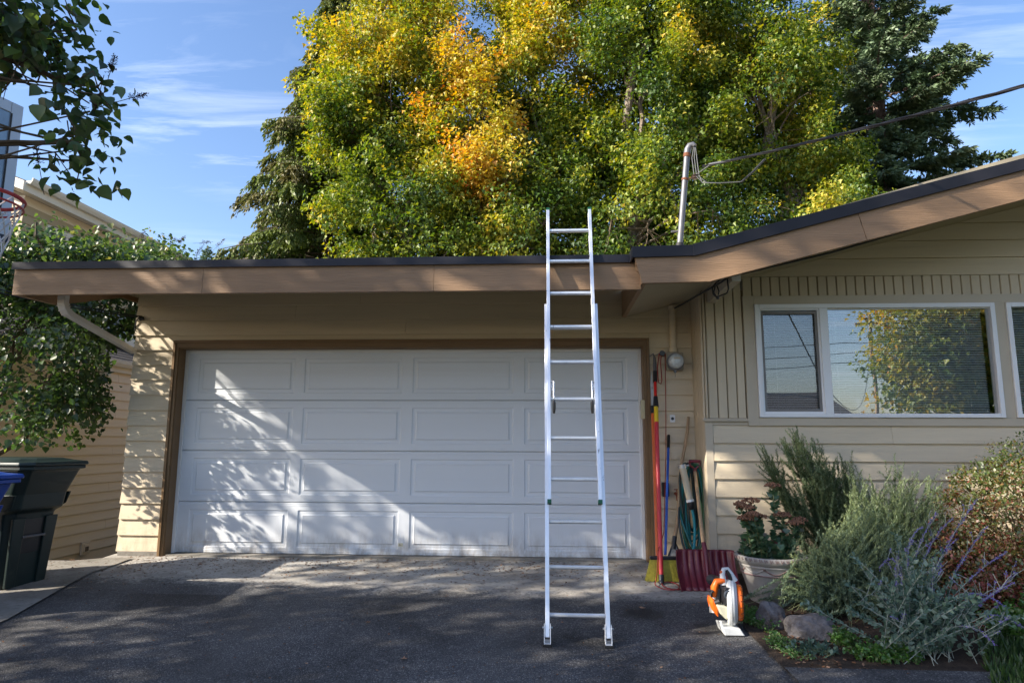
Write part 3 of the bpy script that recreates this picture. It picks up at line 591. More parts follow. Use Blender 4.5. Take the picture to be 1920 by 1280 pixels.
# room behind
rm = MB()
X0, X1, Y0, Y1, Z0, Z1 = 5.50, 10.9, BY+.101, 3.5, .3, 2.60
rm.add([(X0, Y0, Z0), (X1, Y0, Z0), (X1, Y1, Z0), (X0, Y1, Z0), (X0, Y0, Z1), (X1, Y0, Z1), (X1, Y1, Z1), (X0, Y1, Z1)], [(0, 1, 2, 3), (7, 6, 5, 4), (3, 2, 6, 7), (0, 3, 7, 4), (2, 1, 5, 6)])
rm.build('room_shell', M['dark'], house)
def window(x0, x1, z0, z1, sash=None):
    f = .042; yf, yb_ = BY-.050, BY+.045
    w = MB().box(x0, x0+f, yf, yb_, z0, z1).box(x1-f, x1, yf, yb_, z0, z1).box(x0+f, x1-f, yf, yb_, z0, z0+f*.9).box(x0+f, x1-f, yf, yb_, z1-f, z1)
    w = w.build('window', M['white'], house, bevel=.003)
    zi0, zi1 = z0+f*.9, z1-f
    if sash:
        MB().box(sash[0], sash[1], yf+.002, yb_, zi0, zi1).build('mullion', M['white'], w, bevel=.003)
        a, b = x0+f, sash[0]; s = .016
        MB().box(a, b, yf+.018, yb_, zi0, zi0+s).box(a, b, yf+.018, yb_, zi1-s, zi1).box(a, a+s, yf+.018, yb_, zi0+s, zi1-s).box(b-s, b, yf+.018, yb_, zi0+s, zi1-s).build('sash', M['white'], w)
        a += s; b -= s; c0, c1 = zi0+s, zi1-s-.012; q = .024
        MB().box(a, b, yf+.026, yf+.036, c0, c0+q).box(a, b, yf+.026, yf+.036, c1-q, c1).box(a, a+q, yf+.026, yf+.036, c0+q, c1-q).box(b-q, b, yf+.026, yf+.036, c0+q, c1-q).build('screen_frame', pm('grey_screen_frame', (0.20, 0.19, 0.18), 0.5, 0.05), w)
        MB().add([(a+q, yf+.031, c0+q), (b-q, yf+.031, c0+q), (b-q, yf+.031, c1-q), (a+q, yf+.031, c1-q)], [(0, 1, 2, 3)]).build('insect_screen', M['screen'], w)
        MB().box(x0+f+.005, sash[0]-.005, yf+.052, yf+.056, zi0, zi1).build('pane', M['glass'], w)
        MB().box(sash[1], x1-f, yf+.040, yf+.044, zi0, zi1).build('pane', M['glass'], w)
        MB().box(sash[1], x1-f, yf+.030, yf+.040, zi1-.010, zi1).build('glazing_bead', M['white'], w)
    else:
        MB().box(x0+f, x1-f, yf+.040, yf+.044, zi0, zi1).build('pane', M['glass'], w)
    # venetian blind, slats tilted, ends hanging slightly uneven
    n = int((zi1-zi0-.03)/.0225); sl = MB(); yc = BY+.065
    for i in range(n):
        z = zi1-.03-i*.0225; tl = .0145+random.uniform(-.0008, .0008); dz = random.uniform(-.0012, .0012)
        xr = x1-f-.030
        sl.add([(x0+f+.012, yc-.010, z-tl*.75), (xr, yc-.010, z-tl*.75+dz), (xr, yc, z-.0005+dz), (x0+f+.012, yc, z-.0005), (xr, yc+.010, z+tl*.55+dz), (x0+f+.012, yc+.010, z+tl*.55)], [(0, 1, 2, 3), (3, 2, 4, 5)])
    b = sl.build('blind', M['slat'], w, smooth=True); tag(b, kind='stuff')
    for fx in (.08, .35, .65, .92):
        xx = x0+f+(xr-x0-f)*fx
        MB().box(xx-.002, xx+.002, yc-.0135, yc-.0125, zi0, zi1).build('ladder_cord', M['slat'], w)
    MB().box(x0+f+.01, xr+.004, yc-.015, yc+.015, zi1-.03, zi1-.002).build('blind_headrail', M['slat'], w)
    return w
window(wx0, wx1, wz0, wz1, (6.500, 6.578))
window(vx0, vx1, wz0, wz1)

# ---- garage roof
gr = MB().prism([(-1.415, 2.662), (0, 2.77), (7.1, 2.85), (7.1, 2.95), (0, 2.86), (-1.415, 2.716)], -.745, 4.70, 'x').build('garage_roof', M['soffit'], house)
sp_ = [-.785, .93, 2.95, 4.69]
for a, b in zip(sp_, sp_[1:]): MB().box(a, b-.002, -1.455, -1.416, 2.430, 2.664).build('fascia_board', M['fascia'], gr, bevel=.002)
for a, b in ((-.80, 2.2), (2.196, 4.64)):
    MB().prism([(-1.475, 2.655), (-1.478, 2.655), (-1.472, 2.722), (-1.30, 2.738), (-1.30, 2.733), (-1.468, 2.716)] if a < 0 else [(-1.477, 2.655), (-1.480, 2.655), (-1.474, 2.724), (-1.30, 2.740), (-1.30, 2.735), (-1.470, 2.718)], a, b, 'x').build('drip_edge', M['drip'], gr)
MB().prism([(-1.416, 2.432), (-.96, 2.442), (0, 2.72), (7.05, 2.76), (7.05, 2.90), (0, 2.85), (-1.416, 2.70)], -.785, -.746, 'x').build('barge_board', M['fascia'], gr)
# ---- main roof
FY = -1.62
mr_ = MB().prism([(4.72, soff(4.72)), (11, soff(11)), (11, soff(11)+.30), (5.12, 2.755), (4.72, 2.735)], FY+.045, 7.0).build('main_roof', M['soffit'], house)
def ftop(x): return 2.655+.012*(x-4.62)/.47 if x < 5.09 else 2.667+.2575*(x-5.09)
def fbot(x): return 2.442+.008*(x-4.67)/.54 if x < 5.21 else 2.45+.259*(x-5.21)
MB().prism([(4.622, ftop(4.62)), (4.674, 2.442), (5.21, 2.450), (6.462, fbot(6.462)), (6.405, ftop(6.405)), (5.09, 2.667)], FY, FY+.044).build('fascia_board', M['fascia'], mr_, bevel=.002)
MB().prism([(6.409, ftop(6.409)), (6.466, fbot(6.466)), (11, fbot(11)), (11, ftop(11))], FY-.001, FY+.043).build('fascia_board', M['fascia'], mr_, bevel=.002)
MB().box(4.680, 4.718, FY+.046, 0.0, 2.457, 2.735).build('fascia_board', M['fascia'], mr_)
MB().prism([(4.632, 2.64), (4.650, 2.56), (4.700, 2.56), (4.700, 2.64)], FY+.045, FY+.11).build('fascia_block', M['fascia'], mr_)
H = .092
MB().prism([(4.600, 2.652), (5.092, 2.660), (5.092, 2.660+H), (4.607, 2.652+H)], FY-.020, FY-.002).prism([(4.607, 2.652+H-.004), (5.092, 2.660+H-.004), (5.092, 2.660+H), (4.607, 2.652+H)], FY-.002, FY+.2).box(4.597, 4.607, FY-.020, -1.2, 2.652, 2.652+H).build('drip_edge', M['drip'], mr_, bevel=.002)
MB().prism([(5.086, 2.656), (11, ftop(11)-.010), (11, ftop(11)-.010+H), (5.086, 2.664+H)], FY-.024, FY-.003).prism([(5.086, 2.660+H), (11, ftop(11)+H-.014), (11, ftop(11)+H-.010), (5.086, 2.664+H)], FY-.003, FY+.2).build('drip_edge', M['drip'], mr_, bevel=.002)
MB().box(5.455, 5.532, -1.36, BY, 2.512, 2.66).build('roof_beam', M['trimpaint'], house, bevel=.003)
MB().box(5.457, 5.530, -1.363, -1.3605, 2.514, 2.60).build('beam_end_face', M['white'], house)  # front end of the beam, a thin plate in white
# nail heads on the boards
nh = MB()
for (x_, z_) in [(x0_, .178+.1652*k_+.03) for k_ in range(7) for x0_ in (5.52, 5.93, 6.34, 6.75, 7.16, 7.57, 7.98)]+[(x0_, .041+.161*k_+.03) for k_ in range(13) for x0_ in (-.48, -.18, 5.02)]+[(x0_, 2.80+.172*k_) for k_ in (0, 1, 2) for x0_ in (6.7, 7.1, 7.5, 7.9, 8.3)]+[(x0_, z0_) for x0_ in (5.57, 5.66, 5.75) for z0_ in (1.5, 1.95, 2.3)]:
    yy = (-.030 if x_ < 5.4 else BY-.029)
    if x_ > 5.5 and 1.45 < z_ < 2.4: yy = BY-.0185
    nh.lathe([(.0028, 0), (.0028, .002)], (x_+random.uniform(-.02, .02), yy, z_+random.uniform(-.004, .004)), 6, (0, -1, 0))
for (x_, z_) in ((.85, 2.36), (1.05, 2.365), (5.15, 2.36), (5.14, 2.30), (5.53, 2.05), (5.56, 1.75), (5.75, 2.2), (5.50, 1.55)):
    yy = -.026 if x_ < 5.4 else BY-.019
    nh.lathe([(.004, 0), (.004, .003)], (x_, yy, z_), 6, (0, -1, 0))
tag(nh.build('nail_heads', M['steel'], house), kind='stuff')

# ================================================================== THINGS ON THE HOUSE
t = thing('downspout', (-.49, -1.25, 2.45), 'white angled downspout running from the left end of the garage fascia to the wall', 'downspout')
pts = [(-.49, -1.22, 2.50), (-.49, -1.22, 2.40), (-.49, -1.205, 2.365), (-.493, -1.17, 2.335), (-.496, -1.12, 2.318)]
def rtube(mb, pts, w, h):
    k = len(pts); vs = []
    for i, p in enumerate(pts):
        p = Vector(p); d = (Vector(pts[min(i+1, k-1)])-Vector(pts[max(i-1, 0)])).normalized(); u = Vector((1, 0, 0)); v = d.cross(u).normalized()
        for (a, b) in ((-1, -1), (1, -1), (1, 1), (-1, 1)): vs.append(p+u*a*w/2+v*b*h/2)
    fs = [(i*4+j, i*4+(j+1) % 4, (i+1)*4+(j+1) % 4, (i+1)*4+j) for i in range(k-1) for j in range(4)]+[(3, 2, 1, 0), tuple((k-1)*4+j for j in range(4))]
    mb.add(vs, fs)
m = MB(); rtube(m, pts, .074, .062); m.build('elbow', M['ntrim'], t, bevel=.008)
for i in range(4):
    m = MB(); q = [Vector(pts[1+i % 3]).lerp(Vector(pts[2+i % 3]), .2+.2*(i//3)), Vector(pts[1+i % 3]).lerp(Vector(pts[2+i % 3]), .34+.2*(i//3))]; rtube(m, q, .079, .067); m.build('elbow_crimp', M['ntrim'], t)
m = MB(); rtube(m, [(-.496, -1.135, 2.322), (-.535, -.06, 2.115)], .068, .056); m.build('pipe', M['ntrim'], t, bevel=.007)

t = thing('electric_meter', (5.19, 0, 1.98), 'round glass electric meter on a small box left of the inside corner', 'electric meter')
m = MB().cbox(5.115, 5.285, -.075, -.01, 1.90, 2.085, .008); m.build('meter_box', M['meterbox'], t)
MB().lathe([(.086, 0), (.090, .012), (.088, .03)], (5.200, -.075, 1.985), 28, (0, -1, 0)).build('ring', M['galv'], t, smooth=True)
MB().lathe([(.074, 0), (.075, .05), (.070, .075), (.055, .088), (.02, .093)], (5.200, -.10, 1.985), 28, (0, -1, 0)).build('glass_dome', pm('meter_glass', (0.55, 0.60, 0.63), 0.12, 0.25, 35, 0, spec=0.8), t, smooth=True)
MB().box(5.168, 5.232, -.196, -.1935, 2.000, 2.018).build('nameplate', M['beige'], t)
MB().lathe([(.013, -.006), (.016, 0), (.013, .006)], (5.195, -.095, 1.885), 10, (0, -1, 0)).box(5.193, 5.197, -.095, -.090, 1.83, 1.872).build('seal_tag', M['galv'], t)
t = thing('service_conduit', (5.20, -.05, 2.08), 'tan painted conduit climbing the wall from the meter to the soffit', 'pipe')
MB().tube([(5.19, -.055, 2.085), (5.195, -.055, 2.56)], .034, 12).build('pipe', M['siding'], t, smooth=True)
MB().tube([(5.19, -.055, 2.085), (5.19, -.055, 2.13)], .042, 12).tube([(5.195, -.055, 2.53), (5.195, -.055, 2.57)], .045, 12).build('coupling', M['siding'], t, smooth=True)

t = thing('service_mast', (5.24, -.10, 2.78), 'leaning galvanised service mast with a curved weatherhead rising from the roof', 'mast')
a_, b_ = Vector((5.235, -.10, 2.76)), Vector((5.392, -.10, 4.20))
MB().tube([a_, b_], .031, 14).build('pole', M['galv'], t, smooth=True)
ax = (b_-a_).normalized()
MB().tube([a_+ax*.36, a_+ax*.40, a_+ax*.47], [.075, .045, .040], 14).build('roof_boot', M['rubber'], t, smooth=True)
MB().tube([b_-ax*.29, b_-ax*.27], .037, 14).tube([b_-ax*.03, b_+ax*.01], .037, 14).build('clamp_band', pm('rusty_band', (0.16, 0.06, 0.03), 0.8), t)
hp = [b_, b_+Vector((.010, 0, .055)), b_+Vector((.032, -.01, .092)), b_+Vector((.062, -.02, .098)), b_+Vector((.080, -.03, .078))]
MB().tube(hp, [.036, .038, .036, .032, .024], 14).build('weatherhead', M['galv'], t, smooth=True)
MB().tube([b_-ax*.28, b_-ax*.28+Vector((.075, -.05, .0))], .008, 6).lathe([(.020, -.025), (.032, -.015), (.022, 0), (.032, .015), (.020, .025)], b_-ax*.28+Vector((.09, -.06, .002)), 12).build('insulator', pm('brown_porcelain', (0.05, 0.03, 0.025), 0.25), t, smooth=True)
tg = Vector((5.235, -.10, 2.76))+ax*.60
MB().tube([tg, tg+Vector((-.10, 0, -.005))], .012, 8).build('side_peg', M['galv'], t)
for dx_, dd in ((0, 0), (.018, .03), (.036, -.02)):
    p0 = hp[-1]+Vector((-.01+dx_*.4, 0, 0))
    m = MB().tube([p0, p0+Vector((-.03+dx_, -.02, -.14)), p0+Vector((-.02+dx_, -.04, -.33)), p0+Vector((.06+dd, -.08, -.44)), p0+Vector((.20+dd, -.14, -.47)), p0+Vector((.40, -.24, -.50)), p0+Vector((.50, -.30, -.42)), p0+Vector((.60, -.37, -.30-.02))], .0055, 6)
    m.build('service_wire', pm('grey_wire', (0.06, 0.065, 0.07), 0.5), t, smooth=True)
# service drop and street pole
t = thing('power_cable', (5.5, -.2, 4.0), 'thick twisted black power cable crossing the sky from the mast to the upper right', 'cable')
CA = Vector((5.533, -.19, 4.026)); cdir = Vector((.451, -.892, 0)).normalized(); pts = []
for i in range(61):
    s_ = 42*(i/60)**1.5; pts.append(CA+cdir*s_+Vector((0, 0, -.2475*s_+.0082*s_*s_+.0039*s_*s_*max(0,1-s_/8))))
for ph in (0, 2.1, 4.2):
    m = MB(); q = []
    dense = []
    for a, b in zip(pts, pts[1:]):
        k = max(1, int((b-a).length/.06)) if (a-CA).length < 5 else 2
        dense += [a.lerp(b, j/k) for j in range(k)]
    for i, p in enumerate(dense):
        s_ = (p-CA).length; an = ph+s_*7.5
        q.append(p+Vector((.892, .451, 0))*math.cos(an)*.0078+Vector((0, 0, 1))*math.sin(an)*.0078)
    m.tube(q, .0068, 5, False).build('conductor', M['cable'], t, smooth=True)
MB().tube([CA+cdir*.10+Vector((0, 0, -.02)), CA+cdir*.42+Vector((0, 0, -.10))], [.014, .010], 8).build('grip_clamp', M['galv'], t)
MB().tube([CA+Vector((-.11, .06, -.10)), CA+cdir*.12+Vector((0, 0, -.025))], .005, 6).build('bail_wire', M['galv'], t)
t = thing('utility_pole', (CA.x+cdir.x*42, CA.y+cdir.y*42, -.8), 'wooden utility pole by the street far behind the garden', 'utility pole')
px_, py_ = CA.x+cdir.x*42, CA.y+cdir.y*42
MB().tube([(px_, py_, -.9), (px_, py_, 9.5)], [.13, .09], 10).build('pole', M['woodh'], t, smooth=True)
MB().box(px_-.9, px_+.9, py_-.05, py_+.05, 8.7, 8.82).build('crossarm', M['woodh'], t)
t = thing('street_cables', (-10, py_, 7), 'black utility cables strung along the street on poles', 'cable')
for z_, sag in ((7.6, .7), (7.0, .9), (6.4, 1.0)):
    m = MB(); q = [Vector((-30+i*2.5, py_+.3, z_-sag*math.sin(math.pi*(((-30+i*2.5)-px_) % 32)/32))) for i in range(33)]
    m.tube(q, .022, 5, False).build('wire', M['cable'], t, smooth=True)

t = thing('telephone_cable', (-.6, -1.5, 2.4), 'thin black cables sagging past the left fascia to the garage wall corner', 'cable')
for dz, sg in ((0, 0), (-.015, .02)):
    a = Vector((-3.2, -3.2, 3.35+dz)); c = Vector((-.50, -.02, 2.505+dz))
    q = [a.lerp(c, i/20)+Vector((0, 0, -(.20+sg)*4*(i/20)*(1-i/20))) for i in range(21)]
    MB().tube(q, .006, 5).build('cable', M['cable'], t, smooth=True)
MB().tube([(-.50, -.02, 2.50), (-.56, -.03, 2.46), (-.57, -.02, 2.36), (-.54, -.02, 2.33)], .007, 6).tube([(-.52, -.03, 2.49), (-.50, -.045, 2.47), (-.47, -.04, 2.48)], .02, 8).build('cable_clamp', M['cable'], t)
t = thing('eave_wire', (5.3, -1.2, 2.6), 'black wire looping down under the rake board beside the beam end', 'wire')
w1 = [(7.0, FY+.09, 2.93), (6.2, FY+.09, 2.70), (5.85, FY+.06, 2.612), (5.6, -1.52, 2.56), (5.42, -1.45, 2.535), (5.36, -1.38, 2.50), (5.28, -.9, 2.50), (5.235, -.4, 2.52), (5.21, -.07, 2.54)]
MB().tube(w1, .009, 6).build('wire', M['cable'], t, smooth=True)
ly = -1.25
MB().tube([(5.45, ly, 2.56), (5.455, ly, 2.47), (5.44, ly, 2.435), (5.40, ly, 2.42), (5.35, ly, 2.40), (5.325, ly, 2.43), (5.32, ly, 2.48), (5.345, ly, 2.52), (5.40, ly-.1, 2.56)], .007, 6).tube([(5.345, ly, 2.50), (5.33, ly, 2.44), (5.36, ly, 2.40), (5.375, ly, 2.45), (5.36, ly, 2.50)], .006, 6).tube([(5.36, ly, 2.41), (5.362, ly, 2.385)], .012, 6).build('wire_loop', M['cable'], t, smooth=True)
MB().box(5.50, 5.60, FY+.05, FY+.08, 2.575, 2.595).build('staple', M['steel'], t)

t = thing('outlet_cover', (5.163, -.02, 1.41), 'small white wall plate with a round socket on the siding between poles and corner', 'outlet')
MB().cbox(5.140, 5.190, -.034, -.026, 1.375, 1.450, .006).build('plate', M['white'], t)
MB().lathe([(.016, 0), (.014, .004)], (5.165, -.034, 1.412), 14, (0, -1, 0)).build('socket', M['blackpl'], t)
t = thing('outlet_box', (5.06, -.03, .7), 'small black outlet box low on the siding behind the blue handle', 'outlet')
MB().cbox(5.035, 5.105, -.065, -.024, .64, .78, .008).build('box', M['blackpl'], t); MB().cbox(5.043, 5.097, -.071, -.066, .66, .765, .006).build('cover', M['rubber'], t)
t = thing('faucet', (5.17, -.1, .66), 'rusty red hose faucet poking out of the siding beside the hanging hoses', 'faucet')
MB().tube([(5.17, -.02, .67), (5.17, -.11, .67), (5.17, -.14, .645), (5.17, -.14, .61)], [.014, .014, .014, .012], 8).build('spout', M['copper'], t, smooth=True)
MB().lathe([(.028, -.004), (.030, 0), (.028, .004)], (5.17, -.11, .715), 10).tube([(5.17, -.11, .68), (5.17, -.11, .715)], .006, 6).build('handle', M['copper'], t)
t = thing('alignment_bracket', (4.91, -.03, 1.5), 'small yellowed plastic box on the right jamb of the garage door', 'bracket')
MB().cbox(OX1-.040, OX1-.006, -.035, .03, 1.41, 1.60, .005).build('cover', pm('aged_ivory_plastic', (0.55, 0.50, 0.32), 0.5, 0.06), t)

# ================================================================== LADDER
lad = thing('extension_ladder', (4.10, -2.31, -.14), 'tall aluminium extension ladder leaning on the garage roof edge', 'ladder')
TH = R(73.11); LD = Vector((-.0016, math.cos(TH), math.sin(TH))).normalized(); LN = Vector((0, -math.sin(TH), math.cos(TH)))  # LN towards camera
SX = Vector((1, 0, 0))
base0 = Vector((0, -2.3208+.0519, 0)); fly0 = Vector((0, -2.3208-.0, 0))
def rail(mb, x, o0, s0, s1, inward, w=.028, d=.072, th=.004):
    """C-channel: web on the outside, two flanges pointing inward"""
    prof = [(0, -d/2), (w*inward, -d/2), (w*inward, -d/2+th*1.6), (th*inward, -d/2+th*1.6), (th*inward, d/2-th*1.6), (w*inward, d/2-th*1.6), (w*inward, d/2), (0, d/2)]
    vs = []
    for s_ in (s0, s1):
        c = Vector((x, o0.y, o0.z))+LD*s_
        vs += [c+SX*a+LN*b for a, b in prof]
    n = len(prof); fs = [(i, (i+1) % n, (i+1) % n+n, i+n) for i in range(n)]
    fs += [tuple(range(n-1, -1, -1)), tuple(range(n, 2*n))]
    mb.add(vs, fs)
def rung(mb, xa, xb, c, r=.017):
    """flat-topped D shaped rung with ribs"""
    prof = []
    for i in range(16):
        a = 2*math.pi*i/16; rr = r*(1.0 if i % 2 else .93)
        prof.append((math.cos(a)*rr*1.05, min(math.sin(a)*rr, r*.62)))
    n = len(prof); fs = [(i, (i+1) % n, (i+1) % n+n, i+n) for i in range(n)]
    vs = [Vector((xa, c.y, c.z))+Vector((0, -1, 0))*p[0]+Vector((0, 0, 1))*p[1] for p in prof]+[Vector((xb, c.y, c.z))+Vector((0, -1, 0))*p[0]+Vector((0, 0, 1))*p[1] for p in prof]
    mb.add(vs, fs)
bxl, bxr = 3.890, 4.316; fxl, fxr = 3.908, 4.292
for x_, inn in ((bxl, 1), (bxr, -1)):
    m = MB(); rail(m, x_, base0, -.10, 2.37, inn); m.build('base_rail', M['alu'], lad, bevel=.0015)
for x_, inn in ((fxl, 1), (fxr, -1)):
    m = MB(); rail(m, x_, fly0, .80, 3.285, inn, .026, .060); m.build('fly_rail', M['alu'], lad, bevel=.0015)
SP = .3048; s0 = .0388
for i in range(8):
    m = MB(); rung(m, bxl+.004, bxr-.004, base0+LD*(s0+SP*i), .016); m.build('base_rung', M['alu'], lad)
    for x_ in (bxl+.004, bxr-.004-.006):
        MB().lathe([(.021, 0), (.021, .006)], Vector((x_, 0, 0))+Vector((0, (base0+LD*(s0+SP*i)).y, (base0+LD*(s0+SP*i)).z)), 12, (1, 0, 0)).build('rung_collar', M['alu'], lad)
for i in range(8):
    c = fly0+LD*(s0+SP*(10-i)); m = MB(); rung(m, fxl+.004, fxr-.004, c); m.build('fly_rung', M['alu'], lad)
gp = pm('green_plastic_cap', (0.01, 0.10, 0.05), 0.5)
for x_, inn in ((fxl, 1), (fxr, -1)):
    for (sa, sb, nm) in ((.775, .802, 'fly_end_cap'), (3.284, 3.305, 'top_end_cap')):
        c0 = Vector((x_, fly0.y, 0))+LD*sa; c1 = Vector((x_, fly0.y, 0))+LD*sb; vs = []
        for c in (c0, c1): vs += [c+SX*(a*inn)+LN*b for a, b in ((-.001, -.031), (.028, -.031), (.028, .031), (-.001, .031))]
        MB().add(vs, [(3, 2, 1, 0), (4, 5, 6, 7), (0, 1, 5, 4), (1, 2, 6, 5), (2, 3, 7, 6), (3, 0, 4, 7)]).build(nm, gp, lad)
    # rung lock: U bracket and hook lever ending in a black pawl
    xi = x_+inn*.032; c = fly0+LD*(s0+SP*5); cb = Vector((0, c.y, c.z))
    def P_(a, s_, n_): return Vector((xi+a*inn, 0, 0))+cb+LD*s_+LN*n_
    m = MB(); m.tube([P_(0, .13, .0), P_(0, .13, .03), P_(.016, .13, .032), P_(.016, -.01, .034)], .0055, 6)
    m.tube([P_(-.004, .085, .01), P_(.0, .085, .03)], .006, 6).build('rung_lock', M['alu'], lad)
    m = MB()
    for a0, a1, b0, b1 in ((.000, .024, .112, .118), (.000, .024, .064, .070), (.0, .004, .07, .112)):
        vs = [P_(q[0], q[1], q[2]) for q in ((a0, b0, -.01), (a1, b0, -.01), (a1, b0, .02), (a0, b0, .02), (a0, b1, -.01), (a1, b1, -.01), (a1, b1, .02), (a0, b1, .02))]
        m.add(vs, [(3, 2, 1, 0), (4, 5, 6, 7), (0, 1, 5, 4), (1, 2, 6, 5), (2, 3, 7, 6), (3, 0, 4, 7)])
    m.build('lock_bracket', M['alu'], lad)
    m = MB().tube([P_(.016, -.02, .030), P_(.018, -.045, .024), P_(.018, -.085, .014), P_(.016, -.118, .006)], [.007, .013, .012, .009], 8); m.build('lock_pawl', M['blackpl'], lad, smooth=True)
    # hold-down bracket at rail top of base
for x_, inn in ((bxl, 1), (bxr, -1)):
    f = Vector((x_+inn*.014, base0.y, 0))+LD*-.10; gzf = gz(f.x, f.y)
    m = MB()
    for side in (-.020, .020):
        m.prism([(f.y-.045, gzf+.018), (f.y+.045, gzf+.018), (f.y+.012, f.z+.085), (f.y-.020, f.z+.085)], f.x+side-.0025, f.x+side+.0025, 'x')
    m.box(f.x-.0225, f.x+.0225, f.y-.048, f.y+.048, gzf+.013, gzf+.018)
    m.build('swivel_foot', M['alu'], lad, bevel=.0015)
    MB().box(f.x-.030, f.x+.030, f.y-.055, f.y+.052, gzf-.001, gzf+.013).build('rubber_pad', M['rubber'], lad, bevel=.003)
    MB().tube([(f.x-.034, f.y+.004, f.z+.060), (f.x+.034, f.y+.004, f.z+.060)], .007, 8).build('foot_bolt', M['steel'], lad)

# ================================================================== TOOLS BY THE CORNER
t = thing('pole_saw', (4.90, -.62, -.035), 'orange pole with a long grey saw blade, leftmost of the poles on the wall', 'pole saw')
a, b = Vector((4.885, -.66, -.025)), Vector((4.965, -.06, 1.62)); d = (b-a).normalized()
MB().tube([a+d*.05, a+d*1.58], .019, 12).build('pole', M['orange'], t, smooth=True)
MB().tube([a, a+d*.055], .016, 10).build('pole_tip', M['white'], t)
MB().tube([a+d*1.58, a+d*1.66], .024, 10).build('socket', M['blackpl'], t)
c = a+d*1.66
MB().prism([(c.x-.014, c.z), (c.x+.010, c.z), (c.x+.012, c.z+.22), (c.x-.004, c.z+.36), (c.x-.016, c.z+.24)], c.y+.002, c.y+.005).build('saw_blade', M['steel'], t)
t = thing('pole_pruner', (4.90, -.82, -.045), 'red telescopic pole pruner with a yellow band, black joints and a lopper head', 'pole pruner')
a, b = Vector((4.885, -.82, -.04)), Vector((4.995, -.07, 2.02)); d = (b-a).normalized()
Lp = (b-a).length
MB().tube([a+d*.07, a+d*1.50], .0205, 12).build('lower_pole', M['red'], t, smooth=True)
MB().tube([a, a+d*.075], .024, 12).build('end_grip', M['blackpl'], t, smooth=True)
MB().tube([a+d*1.50, a+d*1.665], .0215, 12).build('yellow_sleeve', M['yellow'], t, smooth=True)
MB().tube([a+d*1.66, a+d*1.70, a+d*1.77], [.028, .026, .021], 12).build('pole_clamp', M['blackpl'], t, smooth=True)
MB().tube([a+d*1.77, a+d*1.935], .0145, 12).build('upper_pole', pm('bright_red_tube', (0.65, .02, .015), 0.3), t, smooth=True)
MB().tube([a+d*1.93, a+d*2.05], .022, 12).build('head_socket', M['blackpl'], t, smooth=True)
c = a+d*2.05
MB().tube([c, c+d*.07, c+d*.16], [.018, .020, .014], 8).tube([c+d*.15, c+d*.20+Vector((-.012, 0, 0)), c+d*.17+Vector((-.05, 0, .0))], [.010, .008, .004], 6).build('lopper_head', M['galv'], t, smooth=True)
pc = Vector((5.075, -.07, 2.075))
MB().tube([c+d*.17, pc+Vector((0, 0, .02))], .007, 6).build('pruner_arm', M['steel'], t)
MB().lathe([(.026, -.01), (.030, 0), (.026, .01)], pc, 14, (0, -1, 0)).build('pulley', M['blackpl'], t)
q = [pc+Vector((-.03, 0, 0)), pc+Vector((-.055, -.005, -.15)), pc+Vector((-.05, -.01, -.30)), pc+Vector((-.025, -.01, -.315)), pc+Vector((-.012, 0, -.28)), pc+Vector((-.02, 0, -.1)), pc+Vector((-.01, 0, .0))]
MB().tube(q, .0055, 5).build('cord_loop', M['cord'], t, smooth=True)
q = [pc+Vector((.028, 0, 0)), Vector((5.100, -.05, 1.6)), Vector((5.085, -.06, 1.1)), Vector((5.04, -.2, .7)), Vector((4.97, -.5, .35)), Vector((4.865, -.80, .23)), Vector((4.845, -.86, .06))]
q2 = []
for i in range(26):
    s_ = i/25; an = s_*2*math.pi*1.55
    x_ = 4.895+.085*math.cos(an+2.4)+.10*s_; y_ = -.93+.13*math.sin(an+2.4)+.04*s_; q2.append(Vector((x_, y_, gz(x_, y_)+.012+.05*max(0, .3-s_))))
MB().tube(q+q2, .0042, 5).build('pull_cord', M['cord'], t, smooth=True)
t = thing('push_broom', (4.93, -.5, 0), 'blue-handled broom with wide yellow bristles standing on its head', 'broom')
hc = Vector((4.93, -.72, gz(4.93, -.72)))
m = MB().tube([hc+Vector((.02, .05, .22)), Vector((5.115, -.07, 1.24))], .0125, 10); m.build('handle', M['blue'], t, smooth=True)
a = Vector((5.115, -.07, 1.24)); d = (a-(hc+Vector((.02, .05, .22)))).normalized()
MB().tube([a-d*.14, a+d*.005], .0155, 10).build('grip', M['blackpl'], t, smooth=True)
MB().box(hc.x-.125, hc.x+.125, hc.y-.02, hc.y+.025, hc.z+.185, hc.z+.215).build('head', M['blackpl'], t, bevel=.006)
m = MB(); rg = random.Random(3)
for i in range(520):
    u = rg.random(); xx = hc.x-.12+.24*u; yy = hc.y+rg.uniform(-.016, .02); sp = (u-.5)*.10+rg.uniform(-.012, .012); ln = .185+rg.uniform(-.012, 0)
    e = Vector((xx+sp, yy-.02+rg.uniform(-.02, .02), max(hc.z+.187-ln, hc.z+.001))); w_ = .0016
    m.add([(xx-w_, yy, hc.z+.188), (xx+w_, yy, hc.z+.188), (e.x+w_, e.y, e.z), (e.x-w_, e.y, e.z)], [(0, 1, 2, 3)])
tag(m.build('bristles', M['bristle'], t), kind='stuff')
t = thing('leaf_rake', (5.08, -.35, 0), 'wooden-handled rake with black braces above a fan of grey tines', 'rake')
c = Vector((5.095, -.30, .235)); tp = Vector((5.315, -.045, 1.43)); d = (tp-c).normalized()
m = MB(); q = [c.lerp(tp, i/8)+Vector((.012*math.sin(i*1.1), 0, 0)) for i in range(9)]
m.tube(q, [.017, .017, .017, .016, .016, .015, .015, .014, .013], 10).build('handle', M['woodh'], t, smooth=True)
MB().tube([c-d*.06, c+d*.06], .022, 10).build('ferrule', M['blackpl'], t, smooth=True)
